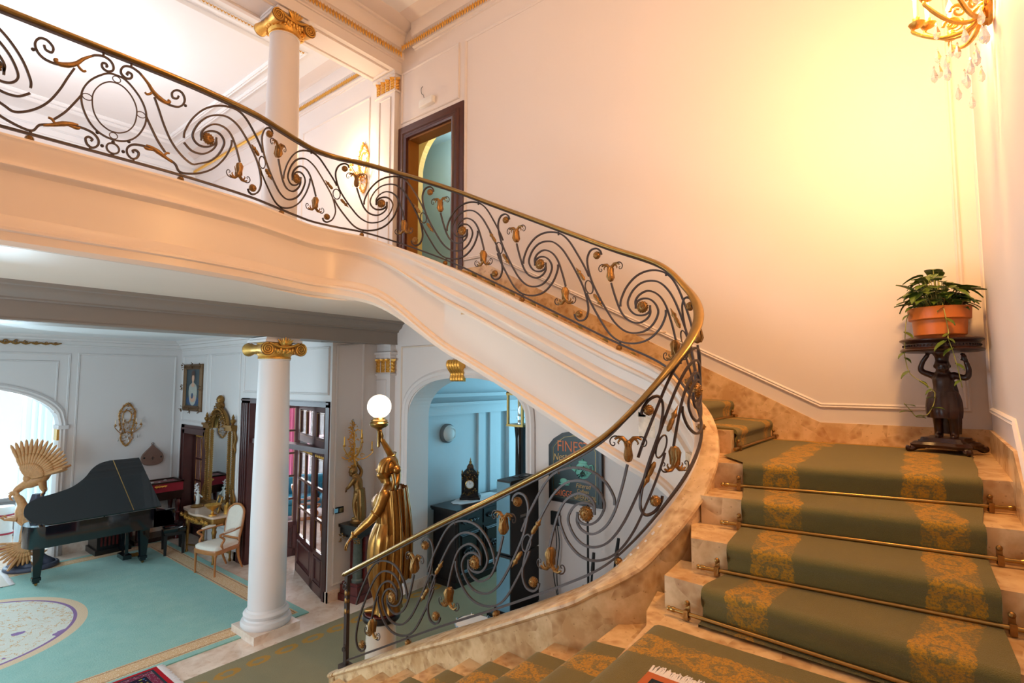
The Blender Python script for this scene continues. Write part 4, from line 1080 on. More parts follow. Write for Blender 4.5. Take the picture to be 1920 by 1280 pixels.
def rug(name, label, loc, rz, w, l, mat, fr=(0,1), fringe=.07, n=150, cat='rug'):
    r = thing(name, label, cat, loc, rz)
    m = MB(); m.grid(lambda a,b:(a*w,b*l,.010+.002*sin(9*a)*sin(11*b)), 8, 12, lambda a,b:(a,b)); m.box(0,0,.0,w,l,.009)
    m.build('pile', mat, r)
    for e in fr:
        m = MB(); rr = random.Random(4)
        for k in range(n):
            x = w*(k+.5)/n; y0 = 0 if e==0 else l; s = -1 if e==0 else 1
            m.taper([(x,y0,.006),(x+rr.uniform(-.006,.006),y0+s*fringe*.6,.008),(x+rr.uniform(-.01,.01),y0+s*fringe*rr.uniform(.8,1.1),.004)], .0045,.003,4)
        m.build('fringe', M['lace'], r)['kind'] = 'stuff'
    return r
rug('small_rug','corner of a small orange red rug with pale fringe on the foreground landing',(-.966,-4.19,LZ-4*RIS+.017),0,.75,.9,rugmat('orange rug',(120,52,34),(130,66,40),(190,106,66)),fr=(1,))
# ------------------------------------------------------------------ hall: carpets
def hallcarpet():
    t = NT('turquoise hall carpet with gold border and medallion'); g = t.geo(); sp = t.n('ShaderNodeSeparateXYZ'); t.l(g, sp.inputs[0]); X, Y = sp.outputs[0], sp.outputs[1]
    e = t.math('MINIMUM', t.math('MINIMUM', t.math('ADD', X, 12.25), t.math('SUBTRACT', -6.90, X)), t.math('SUBTRACT', -1.24, Y))
    f = t.noise(g, 60, 4, .7); f2 = t.noise(g, 4, 5, .65)
    base = t.mix(f, lin((92,152,144)), lin((152,198,186))); base = t.mix(t.math('MULTIPLY', t.math('SUBTRACT', f2, .3, clamp=True), 1.0), base, lin((168,200,186)))
    band = t.math('LESS_THAN', t.math('ABSOLUTE', t.math('SUBTRACT', e, .235)), .135)
    nz = t.noise(g, 11, 3); wv = t.math('ABSOLUTE', t.math('SINE', t.math('MULTIPLY', nz, 42)))
    gold = t.mix(t.math('LESS_THAN', wv, .4), lin((206,158,104)), lin((232,206,168)))
    ln = t.math('LESS_THAN', t.math('ABSOLUTE', t.math('SUBTRACT', t.math('ABSOLUTE', t.math('SUBTRACT', e, .235)), .105)), .008)
    gold = t.mix(ln, gold, lin((150,110,70)))
    c = t.mix(band, base, gold)
    dx, dy = t.math('ADD', X, 9.576), t.math('ADD', Y, 4.504)
    r = t.math('SQRT', t.math('ADD', t.math('MULTIPLY', dx, dx), t.math('MULTIPLY', dy, dy)))
    ang = t.math('ARCTAN2', dy, dx)
    pet = t.math('SINE', t.math('MULTIPLY', ang, 8)); rr = t.math('ADD', r, t.math('MULTIPLY', pet, .07))
    cream = t.mix(t.noise(g, 8, 3), lin((206,204,186)), lin((222,216,206)))
    orn = t.math('LESS_THAN', t.math('ABSOLUTE', t.math('SINE', t.math('ADD', t.math('MULTIPLY', rr, 13), t.math('MULTIPLY', nz, 9)))), .20)
    med = t.mix(orn, cream, lin((206,164,110)))
    v = t.voro(g, 2.6, 'F1','Distance')
    med = t.mix(t.math('MULTIPLY', t.math('LESS_THAN', t.math('ADD', v, t.math('MULTIPLY', nz, .3)), .42), t.math('GREATER_THAN', pet, .1)), med, lin((132,92,150)))
    med = t.mix(t.math('GREATER_THAN', r, 1.235), med, lin((128,84,140)))
    med = t.mix(t.math('GREATER_THAN', r, 1.275), med, lin((216,186,150)))
    c = t.mix(t.math('LESS_THAN', r, 1.39), c, med)
    t.bump(f, .8, .008)
    return t.set(c, .95, spec=.1, **{'Sheen_Weight': .2})
r = thing('hall_carpet', 'large turquoise carpet with gold floral border and round cream medallion', 'carpet')
m = MB(); m.box(-12.25,YB+.2,.0,-6.90,-1.24,.014); m.build('pile', hallcarpet(), r)
def lobby():
    t = NT('olive lobby carpet with gold chain'); g = t.geo(); sp = t.n('ShaderNodeSeparateXYZ'); t.l(g, sp.inputs[0]); X, Y = sp.outputs[0], sp.outputs[1]
    f = t.noise(g, 170, 2); f2 = t.noise(g, 4, 4)
    base = t.mix(f, lin((112,104,82)), lin((156,146,116))); base = t.mix(t.math('MULTIPLY', f2, .4), base, lin((160,150,118)))
    e = t.math('ADD', X, 6.40); 
    s = t.math('SUBTRACT', t.math('MODULO', t.math('ADD', Y, 30), .34), .17)
    q = t.math('SUBTRACT', e, .22)
    nz = t.noise(g, 34, 3)
    rr = t.math('SQRT', t.math('ADD', t.math('MULTIPLY', q, q), t.math('MULTIPLY', t.math('MULTIPLY', s, s), .35)))
    rr = t.math('ADD', rr, t.math('MULTIPLY', t.math('SUBTRACT', nz, .5), .05))
    m = t.math('LESS_THAN', t.math('ABSOLUTE', t.math('SUBTRACT', rr, .062)), .022)
    m = t.math('MULTIPLY', m, t.math('LESS_THAN', t.math('ABSOLUTE', q), .1))
    c = t.mix(t.math('MULTIPLY', m, t.math('ADD', .5, t.math('MULTIPLY', f, .5))), base, lin((186,132,46)))
    t.bump(f, .8, .008)
    return t.set(c, .95, spec=.1)
r = thing('lobby_carpet', 'olive carpet with a gold chain border between the column and the stairs', 'carpet')
m = MB(); m.prism([(-6.40,-5.0),(-6.40,-.12),(-6.33,-.12),(-6.33,.43),(-6.40,.43),(-6.40,4.8),(-3.8,4.8),(-3.8,.0),(-2.0,-.05),(-2.0,-2.0),(-5.2,-2.25),(-5.2,-5.0)], 0, .012); m.build('pile', lobby(), r)
rug('persian_rug','dark red patterned rug with fringe at the bottom edge of the turquoise carpet',(-6.93,-4.75,.016),0,.95,1.68,rugmat('persian rug',(36,20,40),(120,40,64),(170,22,34),1.7),fr=(1,),cat='rug')
rug('fringed_rug','pale fringed rug at the far left beside the piano',(-12.4,-5.2,.016),radians(0),1.0,1.55,rugmat('pale rug',(190,170,170),(170,90,100),(214,206,196),.6),fr=(1,))
# ------------------------------------------------------------------ grand piano (origin: bass front corner, +y to the tail, -x across... local x across)
pa = -pi/2   # direction of tail in plan
piano = thing('grand_piano', 'glossy black grand piano with raised lid, back to the turquoise carpet', 'piano', (-10.68,-1.93,0), pa-pi/2)
# local: +y towards tail, +x = right of that = away towards wall?  (tail dir rotated -90deg)
W0, L0 = 1.42, 1.66
sgx = -1   # body extends to local -x side or +x, fixed below
out = [(0,0),(0,L0-.22),(.06,L0-.07),(.2,L0),(.36,L0+.01),(.52,L0-.05),(.63,L0-.2),(.70,L0-.42),(.80,L0-.64),(1.00,L0-.84),(1.22,L0-.98),(1.36,L0-1.12),(W0,L0-1.28),(W0,0)]
cv = [(0,0)]+cr(out[1:-1],5)+[(W0,0)]
PX = 1.0
m = MB()
m.prism([(x,y) for x,y in cv], .66, .985); fixn(m.build('case', M['black'], piano, smooth=40))
m = MB(); m.box(0,-.30,.66,W0,0.0,.74); m.box(0,-.30,.66,.10,.02,.93); m.box(W0-.10,-.30,.66,W0,.02,.93); 
m.prism([(-.30,.74),(-.24,.90),(-.05,.97),(.02,.97),(.02,.74)], 0,.10,'yz'); m.prism([(-.30,.74),(-.24,.90),(-.05,.97),(.02,.97),(.02,.74)], W0-.10,W0,'yz')
m.build('keybed', M['black'], piano, smooth=30)
m = MB(); m.box(.11,-.27,.745,W0-.11,-.10,.762); m.build('white_keys', M['white'], piano)
m = MB()
for k in range(36): m.box(.14+k*.033,-.20,.762,.153+k*.033,-.10,.775)
m.build('black_keys', M['matteblack'], piano); bpy.data.objects['black_keys']['kind'] = 'stuff'
# lid hinged along the bass side (x=0), raised
A = radians(30); m = MB(); th = .022
def lidp(x,y,t): return (x*cos(A)-t*sin(A), y, 1.0+x*sin(A)+t*cos(A))
main = [(x-.012 if x<.01 else x+.012, y) for x,y in cv if y>.33]
main = [(-.012,.33)]+main+[(W0+.012,.33)]
n = len(main); a = [m.av(lidp(x,y,0)) for x,y in main]; b = [m.av(lidp(x,y,th)) for x,y in main]
m.af(a[::-1]); m.af(b)
for i in range(n): m.af((a[i],a[(i+1)%n],b[(i+1)%n],b[i]))
fixn(m.build('lid', M['black'], piano, smooth=30))
m = MB(); fl = [(-.012,.325),(W0+.012,.325),(W0+.012,-.08),(-.012,-.08)]
n = 4; a = [m.av(lidp(x,y,0)) for x,y in fl]; b = [m.av(lidp(x,y,th)) for x,y in fl]; m.af(a[::-1]); m.af(b)
for i in range(n): m.af((a[i],a[(i+1)%n],b[(i+1)%n],b[i]))
fixn(m.build('lid_flap', M['black'], piano, smooth=30))
m = MB(); m.tube([lidp(0,.328,th+.002),lidp(W0,.328,th+.002)], .0065, 6); m.build('brass_hinge', M['brass'], piano)
m = MB(); m.tube([(1.0,.5,.985),(.75,.5,1.42)], .012, 8); m.build('prop_stick', M['black'], piano)
def pleg(x,y):
    m = MB(); 
    def sq(s,z): return [(x-s,y-s,z),(x+s,y-s,z),(x+s,y+s,z),(x-s,y+s,z)]
    m.loft([sq(.085,.66),sq(.085,.62),sq(.075,.60),sq(.072,.57),sq(.062,.40),sq(.045,.14),sq(.055,.135),sq(.055,.09),sq(.04,.085),sq(.04,.055)])
    l = m.build('leg', M['black'], piano, smooth=30)
    m = MB(); m.at((x,y,.03),(pi/2,0,0)); m.lathe([(.0,-.012),(.028,-.012),(.03,0),(.028,.012),(.0,.012)],14); m.at(); m.box(x-.02,y-.02,.03,x+.02,y+.02,.06); m.build('caster', M['brass'], l)
pleg(.34,.06); pleg(.42,L0-.20); pleg(W0-.16,.10)
m = MB()
for x in (W0/2-.09,W0/2+.09): m.box(x-.02,.20,.12,x+.02,.25,.66)
m.box(W0/2-.16,.16,.06,W0/2+.16,.29,.13); m.build('pedal_lyre', M['black'], piano)
for k in (-1,0,1):
    m = MB(); m.taper([(W0/2+.07*k,.18,.085),(W0/2+.07*k,.05,.07),(W0/2+.07*k,.0,.068)], .014,.022,8); m.build('pedal', M['brass'], piano)
bench = thing('piano_bench', 'black padded piano bench in front of the gilt console table', 'bench', (-11.30,-1.42,0), radians(-14))
m = MB(); m.loft([[(x*s,y*s2,z) for x,y in ((-.28,-.17),(.28,-.17),(.28,.17),(-.28,.17))] for z,s,s2 in ((.42,1,1),(.47,1.02,1.03),(.50,1.0,1.0),(.515,.9,.85))]); m.build('seat', M['black'], bench, smooth=50)
m = MB(); m.box(-.26,-.15,.36,.26,.15,.42); m.build('apron', M['matteblack'], bench)
for x in (-.24,.24):
    for y in (-.14,.14):
        m = MB(); m.loft([[(x-s,y-s,z),(x+s,y-s,z),(x+s,y+s,z),(x-s,y+s,z)] for z,s in ((.38,.028),(0,.02))]); m.build('leg', M['matteblack'], bench, smooth=20)
# ------------------------------------------------------------------ display table + plaque + painting + sconce on the hall walls
tb = thing('display_table', 'carved table with twisted marble columns by the left wall behind the piano', 'table', (-12.42,-1.38,0), 0)
m = MB(); m.box(-.26,-.42,.90,.26,.42,.96); m.box(-.24,-.40,.80,.24,.40,.90); m.build('top', M['darkwood'], tb)
for x in (-.2,.2):
    for y in (-.34,.34):
        m = MB(); m.at((x,y,0)); m.lathe([(.05,0),(.05,.06),(.035,.08),(.035,.5),(.05,.52),(.03,.56),(.045,.66),(.05,.74),(.03,.78),(.05,.80)],14); m.build('leg', M['redmarble'], tb)
m = MB(); m.box(-.24,-.40,.02,.24,.40,.10); m.build('shelf', M['darkwood'], tb)
cs = thing('display_case', 'red lacquered glass topped display case on the carved table', 'display case', (-12.42,-1.38,.962), 0)
m = MB(); m.box(-.25,-.41,0,.25,.41,.17); m.build('body', M['redfabric'], cs)
m = MB()
for a in ((-.26,-.42,.17,-.22,.42,.20),(.22,-.42,.17,.26,.42,.20),(-.26,-.42,.17,.26,-.38,.20),(-.26,.38,.17,.26,.42,.20)): m.box(*a)
m.build('lid_frame', M['darkwood'], cs)
m = MB(); m.box(-.22,-.38,.185,.22,.38,.189); m.build('glass', M['glass'], cs)
m = MB(); m.at((.252,0,.13)); acanth_run(m,(0,-.1,0),(0,.2,0),(1,0,0),4,.05); m.build('gilt_lock', M['gilt'], cs)
m = MB(); rr = random.Random(2)
for k in range(6): m.sphere((rr.uniform(-.15,.15),rr.uniform(-.3,.3),.19-.012), rr.uniform(.02,.04), 8,6,(1,1,.4))
m.build('shells', M['plasterart'], cs)['kind'] = 'stuff'
lb = thing('wooden_chest', 'dark carved wooden chest with striped panel on the floor under the piano', 'chest', (-12.36,-2.14,0), 0)
m = MB(); m.box(-.28,-.25,.08,.28,.25,.56); m.box(-.31,-.28,.0,.31,.28,.10); m.box(-.30,-.27,.54,.30,.27,.59); m.build('body', M['blackwood'], lb)
m = MB()
for k in range(7): m.box(.28,-.2+.06*k,.16,.292,-.17+.06*k,.48)
m.build('slats', M['redmarble'], lb)
pq = thing('bellows_plaque', 'pear shaped worn wooden plaque hanging above the display case', 'plaque', (XL,-1.39,1.47))
m = MB(); half = cr([(0,.40),(.022,.39),(.05,.355),(.12,.285),(.185,.20),(.20,.12),(.175,.045),(.11,.0),(0,-.012)],5); sh = half+[(-a,b) for a,b in half[-2:0:-1]]
m.loft([[(d,a*s,.18+(b-.18)*s) for a,b in sh] for d,s in ((.002,1),(.045,1),(.055,.95))]); fixn(m.build('board', M['woodplate'], pq))
m = MB(); m.tube([(.02,.022*cos(2*pi*k/16),.425+.022*sin(2*pi*k/16)) for k in range(16)], .006,5,closed=True); m.build('hanging_ring', M['iron'], pq)
m = MB()
for y in (-.15,.15): m.sphere((.055,y,.15),.018,8,6,(.5,1,1))
m.tube([(.057,.0,.1),(.057,0,.17)],.005,5); m.tube([(.057,-.03,.14),(.057,.03,.14)],.005,5); m.build('studs', M['matteblack'], pq)
sconce('unlit gilt crystal sconce on the left hall wall above the piano', (XL+.005,-1.86,1.88), pi/2, False, .97, 'l')
pt = thing('portrait_painting', 'gilt framed portrait of a lady in white, high on the hall wall', 'painting', (-12.02,YF-.002,2.56))
fw, fh = .94, .98
m = MB(); mould(m, [(-.40,-.0,.06),(-.40,-.0,fh-.06),(.40,-.0,fh-.06),(.40,-.0,.06)], (0,-1,0), .11,.05); 
for x,z in ((-.43,.05),(.43,.05),(-.43,.93),(.43,.93),(0,.02),(0,.96),(-.45,.49),(.45,.49)): leafy(m,(x,-.04,z),.05,12,int(x*9+z*7)+20)
m.build('frame', simple('dull bronze picture frame',(112,80,50),.45,.4,.3,30,.4,80), pt, smooth=40)
pic = [simple('dark teal oil paint',(44,64,72),.35,0,.3,6), simple('white dress paint',(176,176,166),.4,0,.25,14), simple('flesh paint',(206,160,134),.4,0,.08,9), simple('brown hair paint',(74,44,34),.4,0,.3,12), simple('deep blue paint',(36,70,110),.4,0,.3,9)]
m = MB(); m.box(-.36,-.014,.1,.36,-.004,fh-.1)
def blob(cx,cz,rx,rz,mi,d,n=22): m.mi = mi; m.loft([[(cx+rx*s*cos(2*pi*k/n),-d-.0012*(1-s),cz+rz*s*sin(2*pi*k/n)) for k in range(n)] for s in (1,.99,.6)])
blob(.0,.22,.33,.10,4,.0145); blob(.0,.36,.20,.24,1,.016); blob(-.12,.40,.09,.16,1,.0165); blob(.12,.40,.09,.16,1,.0165)
blob(.0,.72,.10,.12,3,.0175); blob(-.0,.68,.062,.085,2,.019); blob(.0,.585,.036,.05,2,.0185); blob(0,.54,.085,.04,2,.0183); blob(.0,.26,.13,.07,2,.0183); blob(-.02,.32,.05,.06,4,.0195); blob(.0,.79,.09,.05,3,.0195)
m.build('canvas', pic, pt, smooth=30)
# ------------------------------------------------------------------ doors into the drawing room
def leaf_door(mb_parent, w, z0, z1, cols, rows, panel_h, name, fr=.09, th=.045, gold=True):
    """local x 0..w, y thickness; returns part"""
    m = MB(); g = MB(); t2 = th/2
    m.box(0,-t2,z0,fr,t2,z1); m.box(w-fr,-t2,z0,w,t2,z1); m.box(0,-t2,z1-fr,w,t2,z1); m.box(0,-t2,z0,w,t2,z0+max(fr*1.6,.06))
    if panel_h>0:
        zp = z0+panel_h; m.box(0,-t2,zp,w,t2,zp+fr*.8); m.box(fr,-t2*.4,z0,w-fr,t2*.4,zp); 
        mould(m,[(fr+.03,-t2*.4,z0+.18),(fr+.03,-t2*.4,zp-.04),(w-fr-.03,-t2*.4,zp-.04),(w-fr-.03,-t2*.4,z0+.18)],(0,-1,0),.04,.02); b = zp+fr*.8
    else: b = z0+fr
    tz = z1-fr
    for i in range(1,cols): x = fr+(w-2*fr)*i/cols; m.box(x-.015,-t2*.8,b,x+.015,t2*.8,tz)
    for j in range(1,rows): z = b+(tz-b)*j/rows; m.box(fr,-t2*.8,z-.016,w-fr,t2*.8,z+.016)
    for i in range(cols):
        for j in range(rows):
            xa, xb = fr+(w-2*fr)*i/cols+.017, fr+(w-2*fr)*(i+1)/cols-.017; za, zb = b+(tz-b)*j/rows+.018, b+(tz-b)*(j+1)/rows-.018
            g.tube([(xa,-t2*.85,za),(xb,-t2*.85,za),(xb,-t2*.85,zb),(xa,-t2*.85,zb)], .006, 4, closed=True)
    o = m.build(name, M['mahogany'], mb_parent, smooth=25)
    if gold: g.build('gilt_bead', M['brass'], o)
    p = MB(); p.box(fr,-.003,b,w-fr,.003,tz); p.build('glass', M['glass'], o)
    return o
m = MB()
for x0,x1 in ((-9.82,-9.50),(-7.12,-7.03)): m.box(x0,YF-.02,0,x1,YF+.30,2.885)
for k in range(4): m.box(-9.80+.07*k,YF-.04-.0*k,0,-9.76+.07*k,YF,2.80)
m.box(-9.82,YF-.02,2.80,-7.03,YF+.30,2.885); m.box(-9.82,YF-.035,2.84,-7.03,YF,2.87); m.box(-9.6,YF+.02,2.10,-7.1,YF+.20,2.18)
door2 = struct(m, 'door_2', M['mahogany'], smooth=30)
lt = leaf_door(door2, .56, 0, 2.10, 1, 3, .55, 'side_leaf'); lt.location = (-7.66,YF+.16,0); lt.rotation_euler = (0,0,radians(-14))
lt2 = leaf_door(door2, .56, 2.18, 2.80, 1, 1, 0, 'side_light'); lt2.location = (-7.66,YF+.16,0); lt2.rotation_euler = (0,0,radians(-14))
lf = leaf_door(door2, .98, 0, 2.10, 2, 3, .55, 'open_leaf'); lf.location = (-8.62,YF+.44,0); lf.rotation_euler = (0,0,radians(-16))
lf2 = leaf_door(door2, .98, 2.18, 2.80, 2, 1, 0, 'upper_light'); lf2.location = (-8.62,YF+.44,0); lf2.rotation_euler = (0,0,radians(-16))
lg = leaf_door(door2, .70, 0, 2.78, 2, 5, .55, 'folded_leaf'); lg.location = (-9.47,YF+.16,0); lg.rotation_euler = (0,0,radians(78))
for o_,w_ in ((lt,.56),(lf,.98)):
    m = MB()
    for k in range(int(w_/.085)-1): 
        q = [(.11+.085*k+.032*(1-j/16)*cos(j*.55),-.026,2.03+.032*(1-j/16)*sin(j*.55)) for j in range(14)]; m.taper(q,.006,.005,5)
    m.build('gilt_scrollwork', M['gilt'], o_)
m = MB(); m.box(-12.50,YF-.03,0,-12.34,YF+.30,2.275); m.box(-11.40,YF-.03,0,-11.25,YF+.3,2.275); m.box(-12.50,YF-.03,2.10,-11.25,YF+.3,2.275); m.box(-12.47,YF-.05,0,-12.43,YF,2.2); m.box(-12.46,YF-.05,2.18,-11.28,YF,2.22)
door3 = struct(m, 'door_3', M['mahogany'], smooth=30)
lo = leaf_door(door3, .95, 0, 2.10, 3, 3, .60, 'glazed_leaf'); lo.location = (-12.34,YF+.2,0)
m = MB()
for k in range(10): m.taper([(.12+.075*k+.028*(1-j/16)*cos(j*.55),-.03,2.03+.028*(1-j/16)*sin(j*.55)) for j in range(14)],.006,.005,5)
m.build('gilt_scrollwork', M['gilt'], lo)
# drawing room contents
m = MB(); wall_mesh(m,'y',-13.6,-.2,-.6,4.5,0,3.5,[(.35,1.55,.25,2.9),(2.0,3.4,.1,2.9)]); struct(m,'wall_drawing_room_window',M['wall'])
m = MB()
for y0,y1,z0 in ((.35,1.55,.25),(2.0,3.4,.1)):
    m.box(-13.72,y0,z0,-13.64,y0+.06,2.9); m.box(-13.72,y1-.06,z0,-13.64,y1,2.9); m.box(-13.70,(y0+y1)/2-.025,z0,-13.65,(y0+y1)/2+.025,2.9); m.box(-13.70,y0,1.6,-13.65,y1,1.65); m.box(-13.72,y0,2.84,-13.64,y1,2.9); m.box(-13.72,y0,z0,-13.64,y1,z0+.06)
struct(m,'window_1',M['white'])
def drape(label, x, y0, y1, z0, z1, mat, n=9, group=None, ax='y', nm='curtain'):
    r = thing(nm, label, 'curtain', (0,0,0), 0, group)
    m = MB(); K = n*8
    def f(a,b):
        t = y0+(y1-y0)*a; d = .045*sin(a*n*2*pi)+.012*sin(a*n*4.6*pi+1); z = z0+(z1-z0)*b
        return (x+d, t, z) if ax=='y' else (t, x+d, z)
    A = [f(i/K,0) for i in range(K+1)]
    def back(p): return (p[0]+.008,p[1],p[2]) if ax=='y' else (p[0],p[1]+.008,p[2])
    rings = []
    for b in (0,.3,.7,1):
        F = [f(i/K,b) for i in range(K+1)]; rings.append(F+[back(p) for p in F[::-1]])
    m.loft(rings); m.build('cloth', mat, r, smooth=60)
    m = MB(); m.tube([(x,y0-.05,z1+.02),(x,y1+.05,z1+.02)] if ax=='y' else [(y0-.05,x,z1+.02),(y1+.05,x,z1+.02)], .014,8); m.build('rod', M['brass'], r)
    return r
drape('pink drape left of the far drawing room window', -13.42, 1.60,2.25,.05,2.92,M['pinkdrape'],5,'pink drawing room drapes')
drape('pink drape right of the far drawing room window', -13.42, 3.2,3.9,.05,2.92,M['pinkdrape'],5,'pink drawing room drapes')
drape('crimson and white drape beside the window seen through the small hall door', -13.42, .02,.46,.05,2.92,M['redfabric'],4,'pink drawing room drapes')
sf = thing('sofa', 'turquoise velvet sofa in the drawing room seen through the glazed doors', 'sofa', (-11.6,1.75,0), radians(58))
def cushion(mb, x0,y0,z0,x1,y1,z1,r=.04):
    mb.loft([[(a,b,z) for a,b in ((x0+q,y0+q),(x1-q,y0+q),(x1-q,y1-q),(x0+q,y1-q))] for z,q in ((z0,r),(z0+r,0),(z1-r,0),(z1,r))])
m = MB(); cushion(m,-.95,-.4,.12,.95,.4,.36); m.build('base', M['teal'], sf, smooth=60)
for x in (-.48,.48):
    m = MB(); cushion(m,x-.45,-.40,.36,x+.45,.25,.5); m.build('seat_cushion', M['teal'], sf, smooth=60)
m = MB(); cushion(m,-.95,.22,.36,.95,.45,.92,.08); m.build('backrest', M['teal'], sf, smooth=60)
for x in (-1.05,.9):
    m = MB(); cushion(m,x,-.42,.1,x+.16,.45,.66,.06); m.build('arm', M['teal'], sf, smooth=60)
for x in (-.85,.85):
    for y in (-.33,.38):
        m = MB(); m.at((x,y,0)); m.lathe([(.02,0),(.03,.13)],10); m.build('leg', M['darkwood'], sf)
def armchair(name, label, loc, rz, wood, fab, group=None, sc=1.0):
    c = thing(name, label, 'armchair', loc, rz, group)
    # local: front -y
    m = MB(); seat = cr([(-.27,-.25),(0,-.30),(.27,-.25),(.25,.0),(.21,.22),(0,.24),(-.21,.22),(-.25,0)],5,True)
    m.loft([[(x*s,y*s,z) for x,y in seat] for z,s in ((.36,1),(.40,1.02),(.425,1.0))]); m.build('seat_rail', wood, c, smooth=50)
    m = MB(); m.loft([[(x*s,y*s,z) for x,y in seat] for z,s in ((.42,.96),(.46,.97),(.485,.88),(.495,.6))]); m.build('seat', fab, c, smooth=70)
    for sx in (-1,1):
        m = MB(); m.taper([(sx*.24,-.24,.40),(sx*.24,-.245,.33),(sx*.24,-.245,.30),(sx*.24,-.245,.0)], .03,.014,10); m.sphere((sx*.24,-.243,.345),.03,10,6); m.build('leg', wood, c)
        m = MB(); m.taper(cr([(sx*.20,.20,.42),(sx*.20,.22,.2),(sx*.20,.30,.0)],5), .026,.015,10); m.build('leg', wood, c)
        m = MB(); m.taper(cr([(sx*.25,-.12,.40),(sx*.27,-.16,.50),(sx*.275,-.12,.58),(sx*.275,-.20,.655),(sx*.27,-.14,.675),(sx*.255,.05,.68),(sx*.215,.22,.69)],6), .022,.016,8,.018); a = m.build('arm', wood, c, smooth=60)
        m = MB(); m.taper([(sx*.27,-.13,.69),(sx*.265,-.0,.705),(sx*.245,.10,.70)], .016,.014,10,.026); m.build('arm_pad', fab, a)
    m = MB(); P = cr([(-.18,.235,.50),(-.20,.27,.70),(-.19,.31,.93),(-.10,.335,1.02),(0,.34,1.04),(.10,.335,1.02),(.19,.31,.93),(.20,.27,.70),(.18,.235,.50)],6)
    m.tube([*P,(0,.232,.495)], .02, 8, closed=True); 
    for sx in (-1,1): m.tube([(sx*.185,.235,.52),(sx*.20,.21,.40)], .02,8)
    m.build('back_frame', wood, c, smooth=60)
    m = MB(); q = [(x*.93,y,.77+(z-.77)*.93) for x,y,z in P]
    m.loft([[(x*s,y-d,.77+(z-.77)*s) for x,y,z in q] for d,s in ((-.012,1),(.012,1.0),(.03,.8),(.035,.4))]); m.build('backrest', fab, c, smooth=70)
    return c
armchair('armchair','honey wood armchair with pale damask seat beside the console table',(-9.58,-1.32,0),radians(14),M['honeywood'],M['cloth'])
armchair('armchair','white upholstered armchair in the drawing room behind the right door leaf',(-10.3,.75,0),radians(150),M['honeywood'],M['lace'])
ct = thing('coffee_table', 'low glass coffee table in the drawing room beyond the glazed doors', 'table', (-10.3,2.3,0), .4)
m = MB(); m.box(-.5,-.3,.40,.5,.3,.43); m.build('top', M['mirror'], ct)
for x in (-.44,.44):
    for y in (-.25,.25):
        m = MB(); m.taper([(x,y,.40),(x,y,0)],.03,.018,8); m.build('leg', M['honeywood'], ct)
# ------------------------------------------------------------------ console table with mirror
cn = thing('console_table', 'gilt console table with marble top against the hall wall', 'table', (-10.50,YF,0))
m = MB(); top = cr([(-.66,-.02),(-.66,-.36),(-.58,-.44),(-.3,-.46),(-.14,-.52),(.14,-.52),(.3,-.46),(.58,-.44),(.66,-.36),(.66,-.02)],4)
m.prism(top,.80,.835); fixn(m.build('marble_top', M['redmarble'] if False else simple('rose marble',(206,176,156),.2,0,.12,9), cn, smooth=40))
m = MB(); m.prism([(x*.95,y*.95-.012) for x,y in top],.66,.80); fixn(m.build('apron', M['giltdeep'], cn, smooth=40))
m = MB()
for k in range(8): 
    acanth_run(m, (-.6+.15*k,-.455-.04*(2<=k<=5),.73),(.14,0,0),(0,-1,0),2,.07)
m.build('apron_carving', M['gilt'], cn)
for x,y in ((-.57,-.36),(.57,-.36),(-.57,-.08),(.57,-.08)):
    m = MB(); m.at((x,y,0)); m.lathe([(.022,0),(.028,.03),(.018,.06),(.03,.46),(.034,.52),(.045,.56),(.03,.60),(.042,.64),(.04,.68)],14); m.build('leg', M['giltdeep'], cn)
m = MB(); m.taper([(-.57,-.36,.14),(0,-.2,.17),(.57,-.36,.14)],.016,.016,6,.022); m.taper([(-.57,-.08,.14),(0,-.2,.17),(.57,-.08,.14)],.016,.016,6,.022); m.sphere((0,-.2,.19),.05,10,8); m.build('stretcher', M['giltdeep'], cn)
mi = thing('pier_mirror', 'tall gilt arched pier mirror standing on the console table', 'mirror', (-10.60,YF-.01,.84))
m = MB(); w = .54
def bead_col(x,z0,z1,r):
    m.box(x-.018,-.04,z0,x+.018,0,z1)
    k = int((z1-z0)/.035)
    for i in range(k): m.sphere((x,-.045,z0+.0175+.035*i), .0155, 6, 4)
for x in (-.56,.56): bead_col(x,0,1.46,.02)
for x in (-.38,.38): bead_col(x,0,1.42,.02)
m.box(-.62,-.09,-.0,.62,0,.07); m.box(-.62,-.10,1.44,-.34,0,1.50); m.box(.34,-.10,1.44,.62,0,1.50); m.box(-.64,-.12,1.50,-.33,0,1.54); m.box(.33,-.12,1.50,.64,0,1.54)
arc = [(.36*cos(a),-.05,1.46+.36*sin(a)) for a in [pi*k/24 for k in range(25)]]
m.tube(arc,.034,8); m.tube([(x*.80,-.06,1.46+(z-1.46)*.80) for x,y,z in arc],.02,6)
for k in range(24): m.sphere((arc[k][0]*1.0,-.10,arc[k][2]),.018,6,4)
m.build('frame', M['giltdeep'], mi, smooth=40)
for x in (-.56,.56): m = MB(); m.M = Matrix.Translation((x,-.05,1.54)); m.lathe([(.04,0),(.02,.02),(.045,.06),(.05,.09),(.02,.12),(.03,.14),(.004,.2)],12); m.build('finial', M['giltdeep'], mi)
m = MB(); m.M = Matrix.Translation((0,-.05,1.84)); m.lathe([(.06,0),(.085,.05),(.05,.10),(.07,.15),(.06,.20),(.02,.24)],12); m.at()
for x,z,r in ((0,1.95,.08),(-.1,1.85,.07),(.1,1.85,.07)): leafy(m,(x,-.06,z),r,20,int(z*10))
for s in (-1,1):
    for t in range(14): a = pi*(.5+s*.06*t/1.0*.6); leafy(m,(.30*cos(a),-.07,1.46+.30*sin(a)),.05,5,t+50)
m.build('crest', M['giltdeep'], mi, smooth=50)
